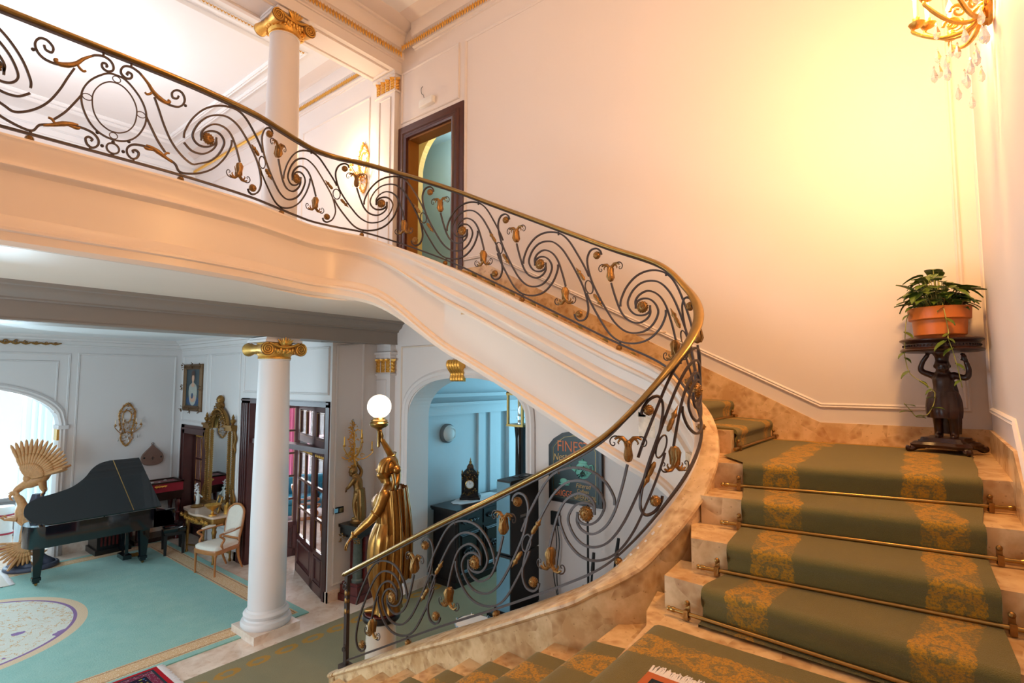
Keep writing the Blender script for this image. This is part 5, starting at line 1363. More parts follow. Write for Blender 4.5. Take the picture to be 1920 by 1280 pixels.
for s in (-1,1):
    m = MB(); m.taper(cr([(s*.60,-.03,1.44),(s*.66,-.03,1.3),(s*.61,-.03,1.18),(s*.64,-.03,1.08),(s*.60,-.03,1.0)],5),.018,.01,6,.026); m.build('side_scroll', M['giltdeep'], mi)
    m = MB(); m.taper(cr([(s*.60,-.03,.40),(s*.68,-.03,.22),(s*.66,-.03,.1),(s*.62,-.03,.0)],5),.012,.02,6,.026); m.build('side_scroll', M['giltdeep'], mi)
m = MB(); m.prism([(-.36,.07),(.36,.07),(.36,1.46)]+[(.34*cos(a),1.46+.34*sin(a)) for a in [pi*k/20 for k in range(1,20)]]+[(-.36,1.46)], -.022,-.012,'xz'); fixn(m.build('mirror_glass', M['mirror'], mi, smooth=20))
for x0,x1 in ((-.535,-.405),(.405,.535)):
    m = MB(); m.box(x0,-.022,.07,x1,-.012,1.44); m.build('side_glass', M['mirror'], mi)
ob = thing('figurine', 'small white and blue figurine with flowers on the left of the console', 'figurine', (-10.93,YF-.26,.836))
m = MB(); m.lathe([(.11,0),(.12,.015),(.10,.03),(.06,.05),(.0,.055)],16); m.build('base', M['giltdeep'], ob)
m = MB(); limb(m,[((0,0,.06),.035),((.01,0,.13),.03),((0,0,.20),.034),((0,0,.24),.02)]); m.sphere((0,0,.275),.027,10,8); limb(m,[((0,.03,.21),.014),((.02,.07,.17),.012)]); limb(m,[((0,-.03,.21),.014),((.03,-.06,.24),.012)]); m.build('body', M['plasterart'], ob)
m = MB(); leafy(m,(0,0,.36),.07,34,3); m.build('flowers', M['lace'], ob)
ob = thing('compote', 'gold footed bowl on the front of the console', 'bowl', (-10.02,YF-.36,.836))
m = MB(); m.lathe([(.0,0),(.065,0),(.06,.015),(.02,.03),(.028,.05),(.014,.075),(.03,.10),(.075,.125),(.135,.185),(.14,.19),(.128,.186),(.07,.135),(.0,.12)],28); m.build('bowl', M['gilt'], ob)
ob = thing('picture_frame', 'standing gilt picture frame on the console beside the compote', 'picture frame', (-10.20,YF-.22,.836), radians(-8))
m = MB(); m.at((0,0,0),(radians(-14),0,0)); mould(m,[(-.10,0,.02),(-.10,0,.27),(.10,0,.27),(.10,0,.02)],(0,-1,0),.045,.02); m.box(-.12,0,.0,.12,.01,.29); m.build('frame', M['giltdeep'], ob)
m = MB(); m.at((0,0,0),(radians(-14),0,0)); m.box(-.08,-.004,.04,.08,-.001,.25); m.build('photo', pic[0], ob)
m = MB(); m.taper([(0,.01,.2),(0,.10,.0)],.008,.008,4); m.build('strut', M['darkwood'], ob)
ob = thing('candle_jar', 'small gold lidded candle jar at the back of the console', 'candle jar', (-9.98,YF-.13,.836))
m = MB(); m.lathe([(.0,0),(.055,0),(.055,.12),(.058,.125),(.058,.15),(.03,.155),(.0,.155)],18); m.M = m.M@Matrix.Translation((0,0,.155)); m.lathe([(.03,0),(.02,.015),(.008,.04),(.0,.045)],10); m.build('jar', M['gilt'], ob)
# ------------------------------------------------------------------ gold torch bearing lady
sb = thing('statue_pedestal', 'round veined marble pedestal with dark rim under the gold lady', 'pedestal', (-4.73,-1.70,0))
m = MB(); m.lathe([(.0,0),(.215,0),(.215,.06),(.19,.08),(.17,.11),(.155,.60),(.16,.66),(.0,.66)],36); m.build('drum', M['whitemarble'], sb)
m = MB(); m.lathe([(.0,.66),(.16,.66),(.19,.675),(.20,.695),(.195,.72),(.19,.735),(.0,.74)],36); m.build('rim', M['blackwood'], sb)
m = MB(); m.lathe([(.0,.738),(.175,.74),(.172,.752),(.0,.752)],36); m.build('plinth', M['redmarble'], sb)
ld = thing('torch_lady_statue', 'antique gold statue of a draped lady raising a lit globe torch', 'statue', (-4.70,-1.675,.753), atan2(-.5,-.85))
m = MB()
limb(m,[((-.02,0,.80),.115),((-.03,0,.92),.095),((-.02,0,1.05),.11),((-.01,0,1.18),.115),((-.02,0,1.27),.085)],14)
for s in (1,-1): m.sphere((.085,.062*s,1.155),.056,10,8)
limb(m,[((-.02,.12,1.265),.05),((-.02,0,1.285),.06),((-.02,-.12,1.265),.05)]); limb(m,[((-.015,0,1.28),.05),((.0,0,1.36),.043),((.01,0,1.41),.045)])
head(m,(.025,.0,1.475),(.95,-.15,-.28),1.06)
limb(m,[((-.04,.175,1.255),.062),((-.0,.205,1.13),.054),((.07,.225,1.02),.046)]); limb(m,[((.07,.225,1.02),.045),((.17,.23,.93),.042),((.275,.23,.835),.028)]); hand(m,(.28,.23,.83),(.62,0,-.78),(.5,.1,.85),1.05,.35)
limb(m,[((-.02,-.165,1.275),.056),((-.03,-.22,1.38),.048),((.0,-.235,1.53),.042)]); limb(m,[((.0,-.235,1.53),.044),((.06,-.17,1.67),.040),((.11,-.11,1.79),.028)]); hand(m,(.113,-.105,1.80),(.12,.1,1),(-.6,-.8,0),1.0,.55)
for s in (1,-1):
    limb(m,[((.0,.075*s,.10),.05),((.02,.08*s,.25),.05),((.03+.03*s,.08*s,.45),.07),((0,.07*s,.78),.10)]); limb(m,[((-.02+.06*s,.075*s,.035),.035),((.06+.06*s,.08*s,.03),.03),((.12+.06*s,.085*s,.022),.022)])
bd = remesh(m.build('body', M['statue'], ld), .010, 4)
m = MB()
rings_loft(m,[(.015,-.02,.0,.15,.17),(.12,-.02,0,.135,.155),(.3,-.0,0,.165,.185),(.5,-.01,0,.20,.22),(.7,-.03,0,.215,.235),(.82,-.04,0,.20,.225),(.93,-.04,0,.15,.18),(.98,-.04,0,.14,.17)],72,(9,lambda t:.11*(1-t)**.7+.015,.4))
m.build('skirt_drapery', M['statue'], ld, smooth=80)
m = MB(); rings_loft(m,[(.95,-.04,0,.15,.18),(1.02,-.03,0,.155,.18),(1.10,-.01,0,.165,.17),(1.18,.0,0,.15,.165),(1.25,-.02,.0,.11,.165)],60,(13,lambda t:.03,2)); m.build('bodice', M['statue'], ld, smooth=80)
m = MB()    # cape down the back
def cape(a,b):
    th = -1.25+2.5*a; z = 1.30-.95*b; r = .185+.05*b+.016*sin(th*9+b*2)
    return (-.02-r*cos(th)*.95-.03*sin(b*pi), r*sin(th)*1.12, z-.06*abs(sin(th))*b)
m.grid(cape,36,20); 
m.grid(lambda a,b:tuple(Vector(cape(1-a,b))+Vector((.014,0,0))),36,20)
for k in range(7):
    th = -1.0+.33*k; m.taper([tuple(Vector(cape((th+1.25)/2.5,t))+Vector((-.012*cos(th),.012*sin(th),0))) for t in [j/8 for j in range(9)]],.012,.016,6)
m.build('cape', M['statue'], ld, smooth=80)
m = MB()    # turban hair and bun
m.sphere((.005,0,1.51),.098,16,10,(1.05,.95,1.0))
for k in range(7): m.taper(cr([(.09*cos(.5*k-1.2)+.0,.095*sin(.5*k-1.2),1.47),(.06*cos(.5*k-.9),.07*sin(.5*k-.9),1.57),(-.05,.01*k-.03,1.60),(-.10,.0,1.53)],4),.02,.016,6,.026)
m.sphere((-.105,0,1.49),.05,12,8); m.taper(cr([(-.08,.05,1.45),(-.10,.06,1.36),(-.08,.09,1.25)],4),.022,.010,6)
m.build('hair', M['statue'], ld, smooth=70)
for c,d in (((.04,.218,1.07),(.07,.02,-.11)),((.262,.23,.85),(.12,0,-.1)),((.03,-.205,1.62),(.03,.05,.12))):
    m = MB(); C,Dv = Vector(c),Vector(d).normalized(); u = Dv.orthogonal().normalized(); v = Dv.cross(u)
    m.tube([tuple(C+u*(.05 if c[0]<.1 else .034)*cos(2*pi*k/16)+v*(.05 if c[0]<.1 else .034)*sin(2*pi*k/16)) for k in range(16)],.008,6,closed=True); m.build('bracelet', M['brass'], ld)
to = MB(); to.at((.14,-.085,1.83)); to.lathe([(.0,-.12),(.016,-.11),(.018,.06),(.04,.09),(.075,.105),(.10,.125),(.105,.15),(.09,.17),(.095,.18),(.07,.195),(.065,.215),(.0,.22)],28); tp = to.build('torch', M['brass'], ld)
m = MB(); m.sphere((.14,-.085,2.165),.132,32,20); m.build('glass_globe', M['globe'], tp)
# ------------------------------------------------------------------ maroon pedestal + candelabra figure
pd = thing('corner_pedestal', 'red and green marble pedestal by the switch plate', 'pedestal', (-6.82,-.52,0), radians(10))
m = MB(); m.box(-.19,-.19,0,.19,.19,.10); m.box(-.17,-.17,.10,.17,.17,.22); m.box(-.15,-.15,.22,.15,.15,.26); m.build('base', M['redmarble'], pd)
m = MB(); m.at((.05,-.05,0)); m.lathe([(.085,.26),(.085,.29),(.068,.31),(.072,.5),(.064,.86),(.08,.88),(.08,.91)],24); m.at(); m.build('green_column', M['greenmarble'], pd)
m = MB(); m.box(-.02,-.0,.26,.15,.15,.92); m.box(-.15,0,.26,-.05,.15,.92); m.build('red_shaft', M['redmarble'], pd)
m = MB(); m.box(-.15,-.15,.90,.15,.15,.95); m.box(-.18,-.18,.95,.18,.18,1.05); m.box(-.2,-.2,1.05,.2,.2,1.09); m.build('top', M['blackwood'], pd)
m = MB(); 
for x,y in ((.15,-.15),(-.15,-.15),(.15,.15)): leafy(m,(x,y,.90),.05,16,int(x*40)+9)
m.build('gilt_mount', M['giltdeep'], pd)
cf = thing('candelabra_figure', 'gilt bronze figure carrying a branching candelabra on the red marble pedestal', 'candelabra', (-6.82,-.52,1.091), radians(-150))
m = MB(); m.lathe([(.0,0),(.12,0),(.125,.015),(.10,.03),(.09,.06),(.0,.07)],20); m.build('base', M['bronzegold'], cf)
m = MB(); q = .70
for s in (1,-1):
    limb(m,[((.0,.05*s,.07),.032),((.03,.052*s,.17),.034),((.04,.05*s,.28),.042),((.0,.04*s,.42),.062)]); limb(m,[((0,.05*s,.07),.028),((.07,.055*s,.065),.02)])
limb(m,[((.0,0,.42),.085),((.01,0,.50),.07),((.03,0,.60),.08),((.05,0,.66),.06)]); limb(m,[((.05,0,.66),.034),((.075,0,.71),.03)]); head(m,(.095,0,.745),(.8,.1,-.5),.75)
limb(m,[((.04,.09,.64),.034),((.10,.11,.55),.028),((.16,.07,.50),.022)]); hand(m,(.165,.065,.495),(.4,-.5,-.4),(1,0,.4),.6); limb(m,[((.04,-.09,.64),.034),((.03,-.14,.73),.028),((.07,-.1,.82),.022)]); hand(m,(.07,-.1,.825),(.2,.3,1),(-1,0,0),.6)
remesh(m.build('figure', M['bronzegold'], cf), .009, 3)
m = MB(); rings_loft(m,[(.05,-.05,0,.05,.09),(.2,-.045,0,.06,.10),(.4,-.03,0,.06,.09),(.5,-.02,.0,.06,.085)],40,(9,lambda t:.10,0)); m.build('drapery', M['bronzegold'], cf, smooth=80)
m = MB(); m.taper([(.08,-.04,.80),(.09,0,.95),(.09,0,1.35)],.022,.010,8)
for i in range(9): leafy(m,(.09,0,.84+.075*i),.085-.003*i,26,i+70,(0,1,0) if i%2 else (1,0,0))
m.build('floral_stem', M['gilt'], cf)
for k in range(6):
    a = 2*pi*k/6+.4; rr = .22+.04*(k%2); z = 1.08+.10*(k%3); cx,cy = .09+rr*cos(a), rr*sin(a)
    m = MB(); scroll_arm(m,(.09,0,.98),(cx,cy,z-.03),.07); m.M = Matrix.Translation((cx,cy,z-.03)); m.lathe([(.004,-.01),(.022,0),(.028,.012),(.012,.018),(.013,.04)],12); a_ = m.build('arm', M['gilt'], cf)
    m = MB(); m.M = Matrix.Translation((cx,cy,z)); m.lathe([(.010,0),(.010,.10),(.004,.11)],10); m.build('candle', M['gilt'], a_)
m = MB(); m.tube(cr([(.09,0,1.35),(.11,.01,1.42),(.12,.03,1.50),(.09,.05,1.53),(.08,.03,1.45)],5),.003,5); m.build('wire', M['matteblack'], cf)
sw = thing('light_switch', 'dark framed double light switch near the candelabra pedestal', 'light switch', (XH,-.75,1.24))
m = MB(); m.box(.001,-.085,0,.012,.085,.09); m.build('frame', M['matteblack'], sw)
for y in (-.042,.042):
    m = MB(); m.box(.012,y-.032,.015,.018,y+.032,.075); m.build('rocker', M['chrome'], sw)
# ------------------------------------------------------------------ corridor behind the arch
cb = thing('sideboard', 'ebonised carved sideboard along the corridor wall behind the arch', 'sideboard', (-6.13,1.50,0))
m = MB(); m.box(-.26,-.90,.08,.24,.90,1.14); m.box(-.27,-.92,0,.26,.92,.10); m.build('body', M['blackwood'], cb)
m = MB(); m.box(-.27,-.94,1.14,.29,.94,1.17); m.box(-.27,-.96,1.17,.31,.96,1.205); m.build('top', M['blackwood'], cb)
for y in (-.6,0,.6):
    m = MB(); m.box(.24,y-.26,.16,.255,y+.26,.84); mould(m,[(.255,y-.20,.22),(.255,y-.20,.78),(.255,y+.20,.78),(.255,y+.20,.22)],(1,0,0),.05,.025)
    acanth_run(m,(.255,y-.12,.5),(0,.24,0),(1,0,0),4,.16); d = m.build('door', M['blackwood'], cb)
    m = MB(); m.box(.24,y-.26,.88,.255,y+.26,1.10); acanth_run(m,(.255,y-.18,.99),(0,.36,0),(1,0,0),5,.07); d = m.build('drawer', M['blackwood'], cb)
    m = MB(); m.sphere((.285,y,.99),.018,8,6); m.build('knob', M['giltdeep'], d)
for y in (-.86,.86):
    m = MB(); m.at((.25,y,0)); m.lathe([(.035,.1),(.045,.2),(.03,.25),(.04,.6),(.03,1.0),(.045,1.06),(.04,1.14)],12); m.build('turned_column', M['blackwood'], cb)
dl = thing('lace_doily', 'white lace runner under the clock on the sideboard', 'doily', (-6.17,1.38,1.2065))
m = MB(); P = [(.22*cos(2*pi*k/60)*(1+.04*cos(12*2*pi*k/60)),.55*sin(2*pi*k/60)*(1+.03*cos(12*2*pi*k/60))) for k in range(60)]
m.loft([[(x*s,y*s,z+.004*sin(17*x+9*y)) for x,y in P] for z,s in ((.0,1),(.006,1),(.008,.9),(.009,.5),(.008,.05))]); m.build('cloth', M['lace'], dl, smooth=60)
ck = thing('mantel_clock', 'dark tower shaped mantel clock with white dial on the sideboard', 'clock', (-6.20,1.26,1.218), radians(38))
m = MB(); m.box(-.17,-.12,0,.17,.12,.04); m.box(-.15,-.10,.04,.15,.10,.07); m.box(-.125,-.085,.07,.125,.085,.40); m.box(-.145,-.10,.40,.145,.10,.425)
for x in (-.125,.125): m.at((x,-.085,0)); m.lathe([(.018,.07),(.018,.38),(.022,.4)],10)
m.at(); m.loft([[(x*s,y*s*.75,z) for x,y in ((-.13,-.13),(.13,-.13),(.13,.13),(-.13,.13))] for z,s in ((.425,1),(.46,.8),(.50,.45),(.54,.42),(.58,.2))]); m.build('case', M['blackwood'], ck, smooth=30)
m = MB(); m.at((0,0,.57)); m.lathe([(.03,0),(.02,.02),(.025,.04),(.008,.06),(.012,.075),(.002,.11)],12); m.at()
m.build('top_finial', M['bronzegold'], ck)
for x in (-.13,.13): m = MB(); m.at((x,-.085,.42)); m.lathe([(.02,0),(.008,.02),(.015,.035),(.003,.07)],10); m.build('finial', M['bronzegold'], ck)
for i,(x,z) in enumerate(((0,.12),(-.08,.14),(.08,.14),(0,.36),(-.08,.36),(.08,.36),(0,.46))): m = MB(); leafy(m,(x,-.09,z),.035,9,i+5); m.build('gilt_mount', M['bronzegold'], ck)
m = MB(); m.at((0,-.088,.25),(pi/2,0,0)); m.lathe([(.0,0),(.068,0),(.068,.012),(.0,.014)],28); dial = m.build('dial', M['white'], ck)
m = MB(); m.at((0,-.090,.25),(pi/2,0,0)); m.tube([(.070*cos(2*pi*k/28),.070*sin(2*pi*k/28),.008) for k in range(28)],.007,6,closed=True)
m.build('bezel', M['brass'], ck)
m = MB()
for k in range(12): a = 2*pi*k/12; m.taper([(.050*sin(a),-.104,.25+.050*cos(a)),(.060*sin(a),-.104,.25+.060*cos(a))],.003,.003,4)
m.taper([(0,-.105,.25),(.025,-.105,.28)],.003,.002,4); m.taper([(0,-.105,.25),(-.012,-.105,.30)],.0025,.002,4); m.build('hands', M['matteblack'], dial)
fx = thing('bulkhead_light', 'round unlit ceramic wall light on the blue corridor wall', 'wall light', (-6.5,.98,2.31))
m = MB(); m.at((0,0,0),(0,pi/2,0)); m.lathe([(.0,.0),(.16,.0),(.16,.05),(.145,.07),(.0,.07)],28); m.build('base', M['blackwood'] if False else M['bluelac'], fx)
m = MB(); m.at((.06,0,0),(0,pi/2,0)); m.lathe([(.14,.0),(.135,.03),(.10,.06),(.05,.075),(.0,.08)],28)
for k in range(5): m.taper([(.05*cos(a)+.02*k-.04,.09*sin(a*1.0),.065) for a in [pi*j/8 for j in range(9)]],.006,.006,5)
m.build('shade', M['plasterart'], fx)
ln = thing('lantern', 'gilt glass lantern on a black post at the right side of the arch', 'lantern', (-4.54,.50,0))
m = MB(); m.lathe([(.0,0),(.20,0),(.20,.05),(.14,.08),(.10,.12),(.085,.2),(.075,2.4),(.085,2.5),(.09,2.56),(.0,2.57)],24); m.build('post', M['black'], ln)
m = MB(); a = .125
for x in (-a,a):
    for y in (-a,a): m.box(x-.014,y-.014,2.57,x+.014,y+.014,3.02)
for z in (2.57,3.0): 
    m.box(-a-.02,-a-.02,z,a+.02,-a+.02,z+.03); m.box(-a-.02,a-.02,z,a+.02,a+.02,z+.03); m.box(-a-.02,-a,z,-a+.02,a,z+.03); m.box(a-.02,-a,z,a+.02,a,z+.03)
m.loft([[(x*s,y*s,z) for x,y in ((-.15,-.15),(.15,-.15),(.15,.15),(-.15,.15))] for z,s in ((3.03,1),(3.10,.6),(3.14,.15))]); fr_ = m.build('lantern_frame', M['brass'], ln, smooth=30)
m = MB(); m.box(-a,-a-.001,2.6,a,-a+.003,3.0); m.box(a-.003,-a,2.6,a+.001,a,3.0); m.box(-a-.001,-a,2.6,-a+.003,a,3.0); m.box(-a,a-.003,2.6,a,a+.001,3.0); m.build('panes', M['glass'], fr_)
m = MB(); m.at((0,0,2.6)); m.lathe([(.0,0),(.05,0),(.03,.04),(.06,.08),(.03,.13),(.045,.2),(.02,.26),(.0,.3)],14); m.build('crystal_stem', M['crystal'], fr_)
# ------------------------------------------------------------------ under the stairs
sp_ = thing('loudspeaker', 'tall black loudspeaker tower standing right of the arch', 'loudspeaker', (-3.84,-.44,.63))
m = MB(); m.box(-.11,-.27,.0,.09,.26,.62); m.box(-.11,-.27,.635,.09,.26,1.45); m.build('cabinet', M['matteblack'], sp_)
gl = simple('grille with blue daylight tint',(104,150,172),.35,.3,.05)  # blue daylight on the black speaker fronts is put into this colour
m = MB(); m.box(-.105,-.283,.02,.085,-.27,.60); m.box(-.105,-.283,.655,.085,-.27,1.43); m.build('grille', gl, sp_)
m = MB(); m.box(.0905,-.10,1.02,.093,.02,1.05); m.box(.0905,-.04,.96,.093,.02,1.0); m.build('name_strip', M['bluelac'], sp_)
m = MB(); m.sphere((.0,-.0,1.455),.012,8,6); m.box(-.06,-.05,1.45,.04,.16,1.456); m.build('handle', M['blackwood'], sp_)
sbw = thing('subwoofer', 'black subwoofer box under the loudspeaker tower', 'loudspeaker', (-3.80,-.48,0))
m = MB(); m.box(-.24,-.30,.02,.24,.30,.62); m.build('cabinet', M['matteblack'], sbw)
m = MB(); m.box(-.22,-.315,.06,-.03,-.30,.58); m.box(.02,-.315,.06,.10,-.30,.58); m.build('grille', gl, sbw)
m = MB(); m.tube(cr([(-.2,-.33,.60),(-.22,-.36,.4),(-.16,-.35,.25),(-.12,-.36,.45),(-.05,-.34,.55),(.05,-.35,.35)],6),.007,5); m.build('cable', M['matteblack'], sbw)
for x in (-.2,.2):
    m = MB(); m.box(x-.03,-.26,.0,x+.03,.26,.02); m.build('foot', M['blackwood'], sbw)
sg = thing('pub_sign', 'dark painted teapot advertising sign reading FINEST on the wall under the stairs', 'sign', (-3.33,0,1.77))
def signpoly(s):
    w,h = .36*s,.0; 
    return [(-w,.0+.03*(1-s)*8),(w,.0+.03*(1-s)*8),(w,.66),(w*.8,.74*1.0-.02*(1-s)*5),(w*.45,.815-.02*(1-s)*5),(0,.845-.02*(1-s)*6),(-w*.45,.815-.02*(1-s)*5),(-w*.8,.74-.02*(1-s)*5),(-w,.66)]
m = MB(); m.prism(signpoly(1.0),-.05,-.001,'xz'); fixn(m.build('frame', M['blackwood'], sg, smooth=20))
m = MB(); m.prism([(x*.88,.04+z*.91) for x,z in signpoly(1.0)],-.054,-.05,'xz'); fixn(m.build('board', simple('bottle green sign paint',(24,44,46),.35,0,.2,5), sg, smooth=20))
m = MB(); P = [(x*.80,.06+z*.865) for x,z in signpoly(1.0)]; m.tube([(x,-.0555,z) for x,z in P],.0025,4,closed=True); m.build('gold_line', M['brass'], sg)
def lettering(txt, x, z, size, mat, parent, name, sx=1.0, shear=0, align='CENTER', rot=0):
    c = bpy.data.curves.new(name,'FONT'); c.body = txt; c.size = size; c.align_x = align; c.extrude = .001; c.shear = shear
    o = bpy.data.objects.new(name, c); COL.objects.link(o); bpy.context.view_layer.update()
    dg = bpy.context.evaluated_depsgraph_get(); me = bpy.data.meshes.new_from_object(o.evaluated_get(dg)); bpy.data.objects.remove(o)
    me.materials.clear(); me.materials.append(mat); me.transform(Matrix.Diagonal((sx,1,1,1))); me.transform(Matrix.Rotation(rot,4,'Z')); me.transform(Matrix.Rotation(pi/2,4,'X'))
    q = bpy.data.objects.new(name, me); COL.objects.link(q); q.parent = parent; q.location = (x,-.0562,z); return q
orange = simple('orange sign paint',(214,110,52),.5,0,.1); goldp = simple('gold sign paint',(196,160,96),.5,0,.1); mint = simple('mint teapot paint',(110,186,170),.45,0,.15,30)
lettering('FINEST',-.01,.60,.18,orange,sg,'lettering',.82)
lettering('Nestor',-.15,.50,.115,goldp,sg,'lettering',.85,.35,rot=.12)
lettering('Filtered',.12,.20,.075,goldp,sg,'lettering',.85,.3); lettering('TEA BLENDS' if False else 'Coffees',.12,.145,.06,goldp,sg,'lettering',.85)
lettering('BRIGGS',-.15,.075,.105,orange,sg,'lettering',.7); lettering('& Co',.0,.075,.06,goldp,sg,'lettering',.8); lettering('LIVERPOOL',.15,.07,.075,goldp,sg,'lettering',.75)
m = MB(); n=26
def disc(cx,cz,rx,rz,d): m.loft([[(cx+rx*s*cos(2*pi*k/n),-d-dd,cz+rz*s*sin(2*pi*k/n)) for k in range(n)] for s,dd in ((1,0),(.97,.002),(.6,.005))])
disc(.12,.40,.10,.095,.055); disc(.12,.495,.06,.02,.055); m.sphere((.12,-.058,.525),.012,8,6)
m.taper([(.03,-.058,.39),(-.02,-.058,.41),(-.055,-.058,.44)],.02,.008,6); m.taper(cr([(.205,-.058,.46),(.25,-.058,.47),(.255,-.058,.41),(.215,-.058,.37)],5),.009,.008,6)
disc(-.14,.25,.055,.035,.055); disc(-.14,.215,.075,.012,.055); m.taper(cr([(-.09,-.058,.265),(-.06,-.058,.265),(-.06,-.058,.235),(-.095,-.058,.235)],4),.005,.005,5)
m.build('teapot_picture', mint, sg, smooth=60)
m = MB()
for i,(x,z) in enumerate(((.10,.40),(.14,.37),(.09,.36),(.15,.42))): leafy(m,(x,-.06,z),.02,6,i)
m.build('teapot_flowers', pic[0], sg)
sk = thing('wall_socket', 'black wall plate with dangling cables beside the loudspeaker', 'socket', (-3.62,0,1.48))
m = MB(); m.box(-.06,-.03,0,.06,-.001,.16); m.build('plate', M['matteblack'], sk)
for k in range(2):
    m = MB(); m.tube(cr([(.0+.03*k,-.03,.02),(.03+.04*k,-.04,-.2),(-.01+.05*k,-.05,-.5),(.03+.02*k,-.05,-.75),(.10,-.06,-.95)],6),.006,5); m.build('cable', M['matteblack'], sk)
def micstand(label, loc, rz, h, lean, boom):
    r = thing('microphone_stand', label, 'microphone stand', loc, rz, 'microphone stands under the stairs')
    m = MB(); m.taper([(0,0,.06),(lean*.5,0,h*.5),(lean,0,h)],.014,.012,8); m.build('pole', M['matteblack'], r)
    for k in range(3):
        a = 2*pi*k/3; m = MB(); m.taper([(0,0,.16),(.20*cos(a),.20*sin(a),.012)],.010,.010,6); m.build('leg', M['matteblack'], r)
    m = MB(); m.sphere((lean*.55,0,h*.52),.03,8,6); m.taper([(lean*.5-.07,0,h*.52),(lean*.5+.05,0,h*.52)],.012,.012,6); m.build('clutch', M['matteblack'], r)
    if boom: m = MB(); m.taper([(lean,0,h-.06),(lean+.02,.02,h+.12)],.022,.016,8); m.build('clip', M['matteblack'], r)
micstand('upright black microphone stand below the teapot sign', (-3.02,-.28,0), 0, 1.88, .0, False)
micstand('leaning black microphone stand, behind the kerb right of the upright one', (-2.82,-.32,0), 0, 1.45, .16, True)
micstand('short black microphone stand nearest the stair kerb', (-2.92,-.55,0), .8, 1.30, .10, True)
def drum(name, label, loc, r_, h, leg, mat):
    d = thing(name, label, 'drum', loc, 0)
    m = MB(); m.at((0,0,leg)); m.lathe([(.0,0),(r_,0),(r_,h),(.0,h)],36); m.build('shell', mat, d)
    m = MB(); m.at((0,0,leg+h)); m.lathe([(.0,.0),(r_*.985,.0),(r_*.98,.008),(.0,.009)],36); m.build('skin', M['drumskin'], d)
    m = MB()
    for z in (leg+h+.002,leg+.01): m.tube([(r_*1.02*cos(2*pi*k/36),r_*1.02*sin(2*pi*k/36),z) for k in range(36)],.009,6,closed=True)
    m.build('hoop', M['chrome'], d)
    for k in range(6):
        a = 2*pi*k/6+.3; m = MB(); m.taper([(r_*1.05*cos(a),r_*1.05*sin(a),leg+h+.01),(r_*1.05*cos(a),r_*1.05*sin(a),leg+h*.5)],.007,.007,6); m.sphere((r_*1.05*cos(a),r_*1.05*sin(a),leg+h+.015),.011,6,4); m.build('lug', M['chrome'], d)
    for k in range(3):
        a = 2*pi*k/3; m = MB(); m.taper([(r_*.6*cos(a),r_*.6*sin(a),leg),(r_*1.1*cos(a),r_*1.1*sin(a),.0)],.012,.010,6); m.build('leg', M['chrome'], d)
    return d
drum('snare_drum','white snare drum on chrome legs just behind the stair kerb',(-4.0,-1.05,0),.19,.15,.45,M['chrome'])
drum('floor_drum','drum with worn pinkish skin on the floor in front of the subwoofer',(-3.53,-1.04,0),.22,.40,.24,M['darkwood'])
# ------------------------------------------------------------------ eagle sculpture, urn and curtain by the left arch
eg = thing('eagle_sculpture', 'carved wooden eagles with spread wings on a slate blue rock by the piano', 'sculpture', (-12.2,-3.26,0), radians(-25))
m = MB(); rings_loft(m,[(.0,.0,0,.24,.30),(.12,.0,0,.22,.28),(.25,.02,-.02,.14,.17),(.5,.03,-.04,.12,.12),(.8,.0,-.02,.11,.12),(1.05,-.02,.0,.09,.09),(1.25,.0,.03,.06,.07)],32,(5,lambda t:.16,.5))
for k in range(6): m.tube([(.27*cos(a),.33*sin(a),.05+.0*k) for a in [2*pi*j/24 for j in range(24)]],.045,6,closed=True) if k==0 else None
m.taper(cr([(.0,.05,1.1),(.03,.10,1.22),(.02,.12,1.32)],4),.03,.016,6); m.build('rock', M['rock'], eg, smooth=70)
def eagle(mb, wm, c, f, s, wing, tail=True):
    """c body centre; f facing in local yz-plane (2D), wing list of (root angle spread)"""
    c = Vector(c); F = Vector((0,f[0],f[1])).normalized(); X = Vector((1,0,0)); U = X.cross(F)
    if U.z<0: U = -U
    P = lambda a,b,d: tuple(c+F*a*s+X*b*s+U*d*s)
    limb(mb,[(P(-.16,0,.0),.05*s),(P(-.05,0,0),.10*s),(P(.10,0,.02),.10*s),(P(.20,0,.03),.065*s),(P(.28,0,.02),.058*s),(P(.33,0,-.0),.05*s)],12)
    mb.taper([P(.36,0,.01),P(.42,0,-.01),P(.44,0,-.06),P(.425,0,-.10)],.032*s,.006*s,8); mb.taper([P(.36,0,-.03),P(.40,0,-.06)],.018*s,.006*s,6)
    for k in range(7): b = (k-3)*.03; mb.taper([P(-.14,b,0),P(-.28,b*1.8,-.03),P(-.40,b*2.4,-.06)],.022*s,.020*s,5,.03*s)
    for b in (-.06,.06):
        mb.taper([P(-.02,b,-.06),P(.02,b,-.16),P(.03,b,-.22)],.045*s,.018*s,8)
        for q in (-.03,0,.03): mb.taper([P(.03,b,-.22),P(.07,b+q,-.235),P(.085,b+q*1.3,-.26)],.013*s,.006*s,5)
    for (bx, a0, a1, n, ln) in wing:
        root = Vector(P(.08,bx,.08))
        wm.sphere(tuple(root+U*.02*s),.06*s,10,8,(.6,1,1.1))
        for layer,(l,rr) in enumerate(((1,.024),(.62,.024),(.36,.026))):
            for k in range(n):
                t = k/(n-1); a = a0+(a1-a0)*t; L = ln*s*l*(.78+.22*sin(pi*(.25+.75*t)))
                d = F*cos(a)+U*sin(a); nb = X*(.02*s*layer*(1 if bx>=0 else -1))
                o = root+d*.05*s+nb
                p = [tuple(o),tuple(o+d*L*.4),tuple(o+d*L*.8),tuple(o+d*L*.95),tuple(o+d*L)]
                wm.tube(p,[rr*.55*s,rr*s,rr*1.15*s,rr*.8*s,rr*.2*s],6)
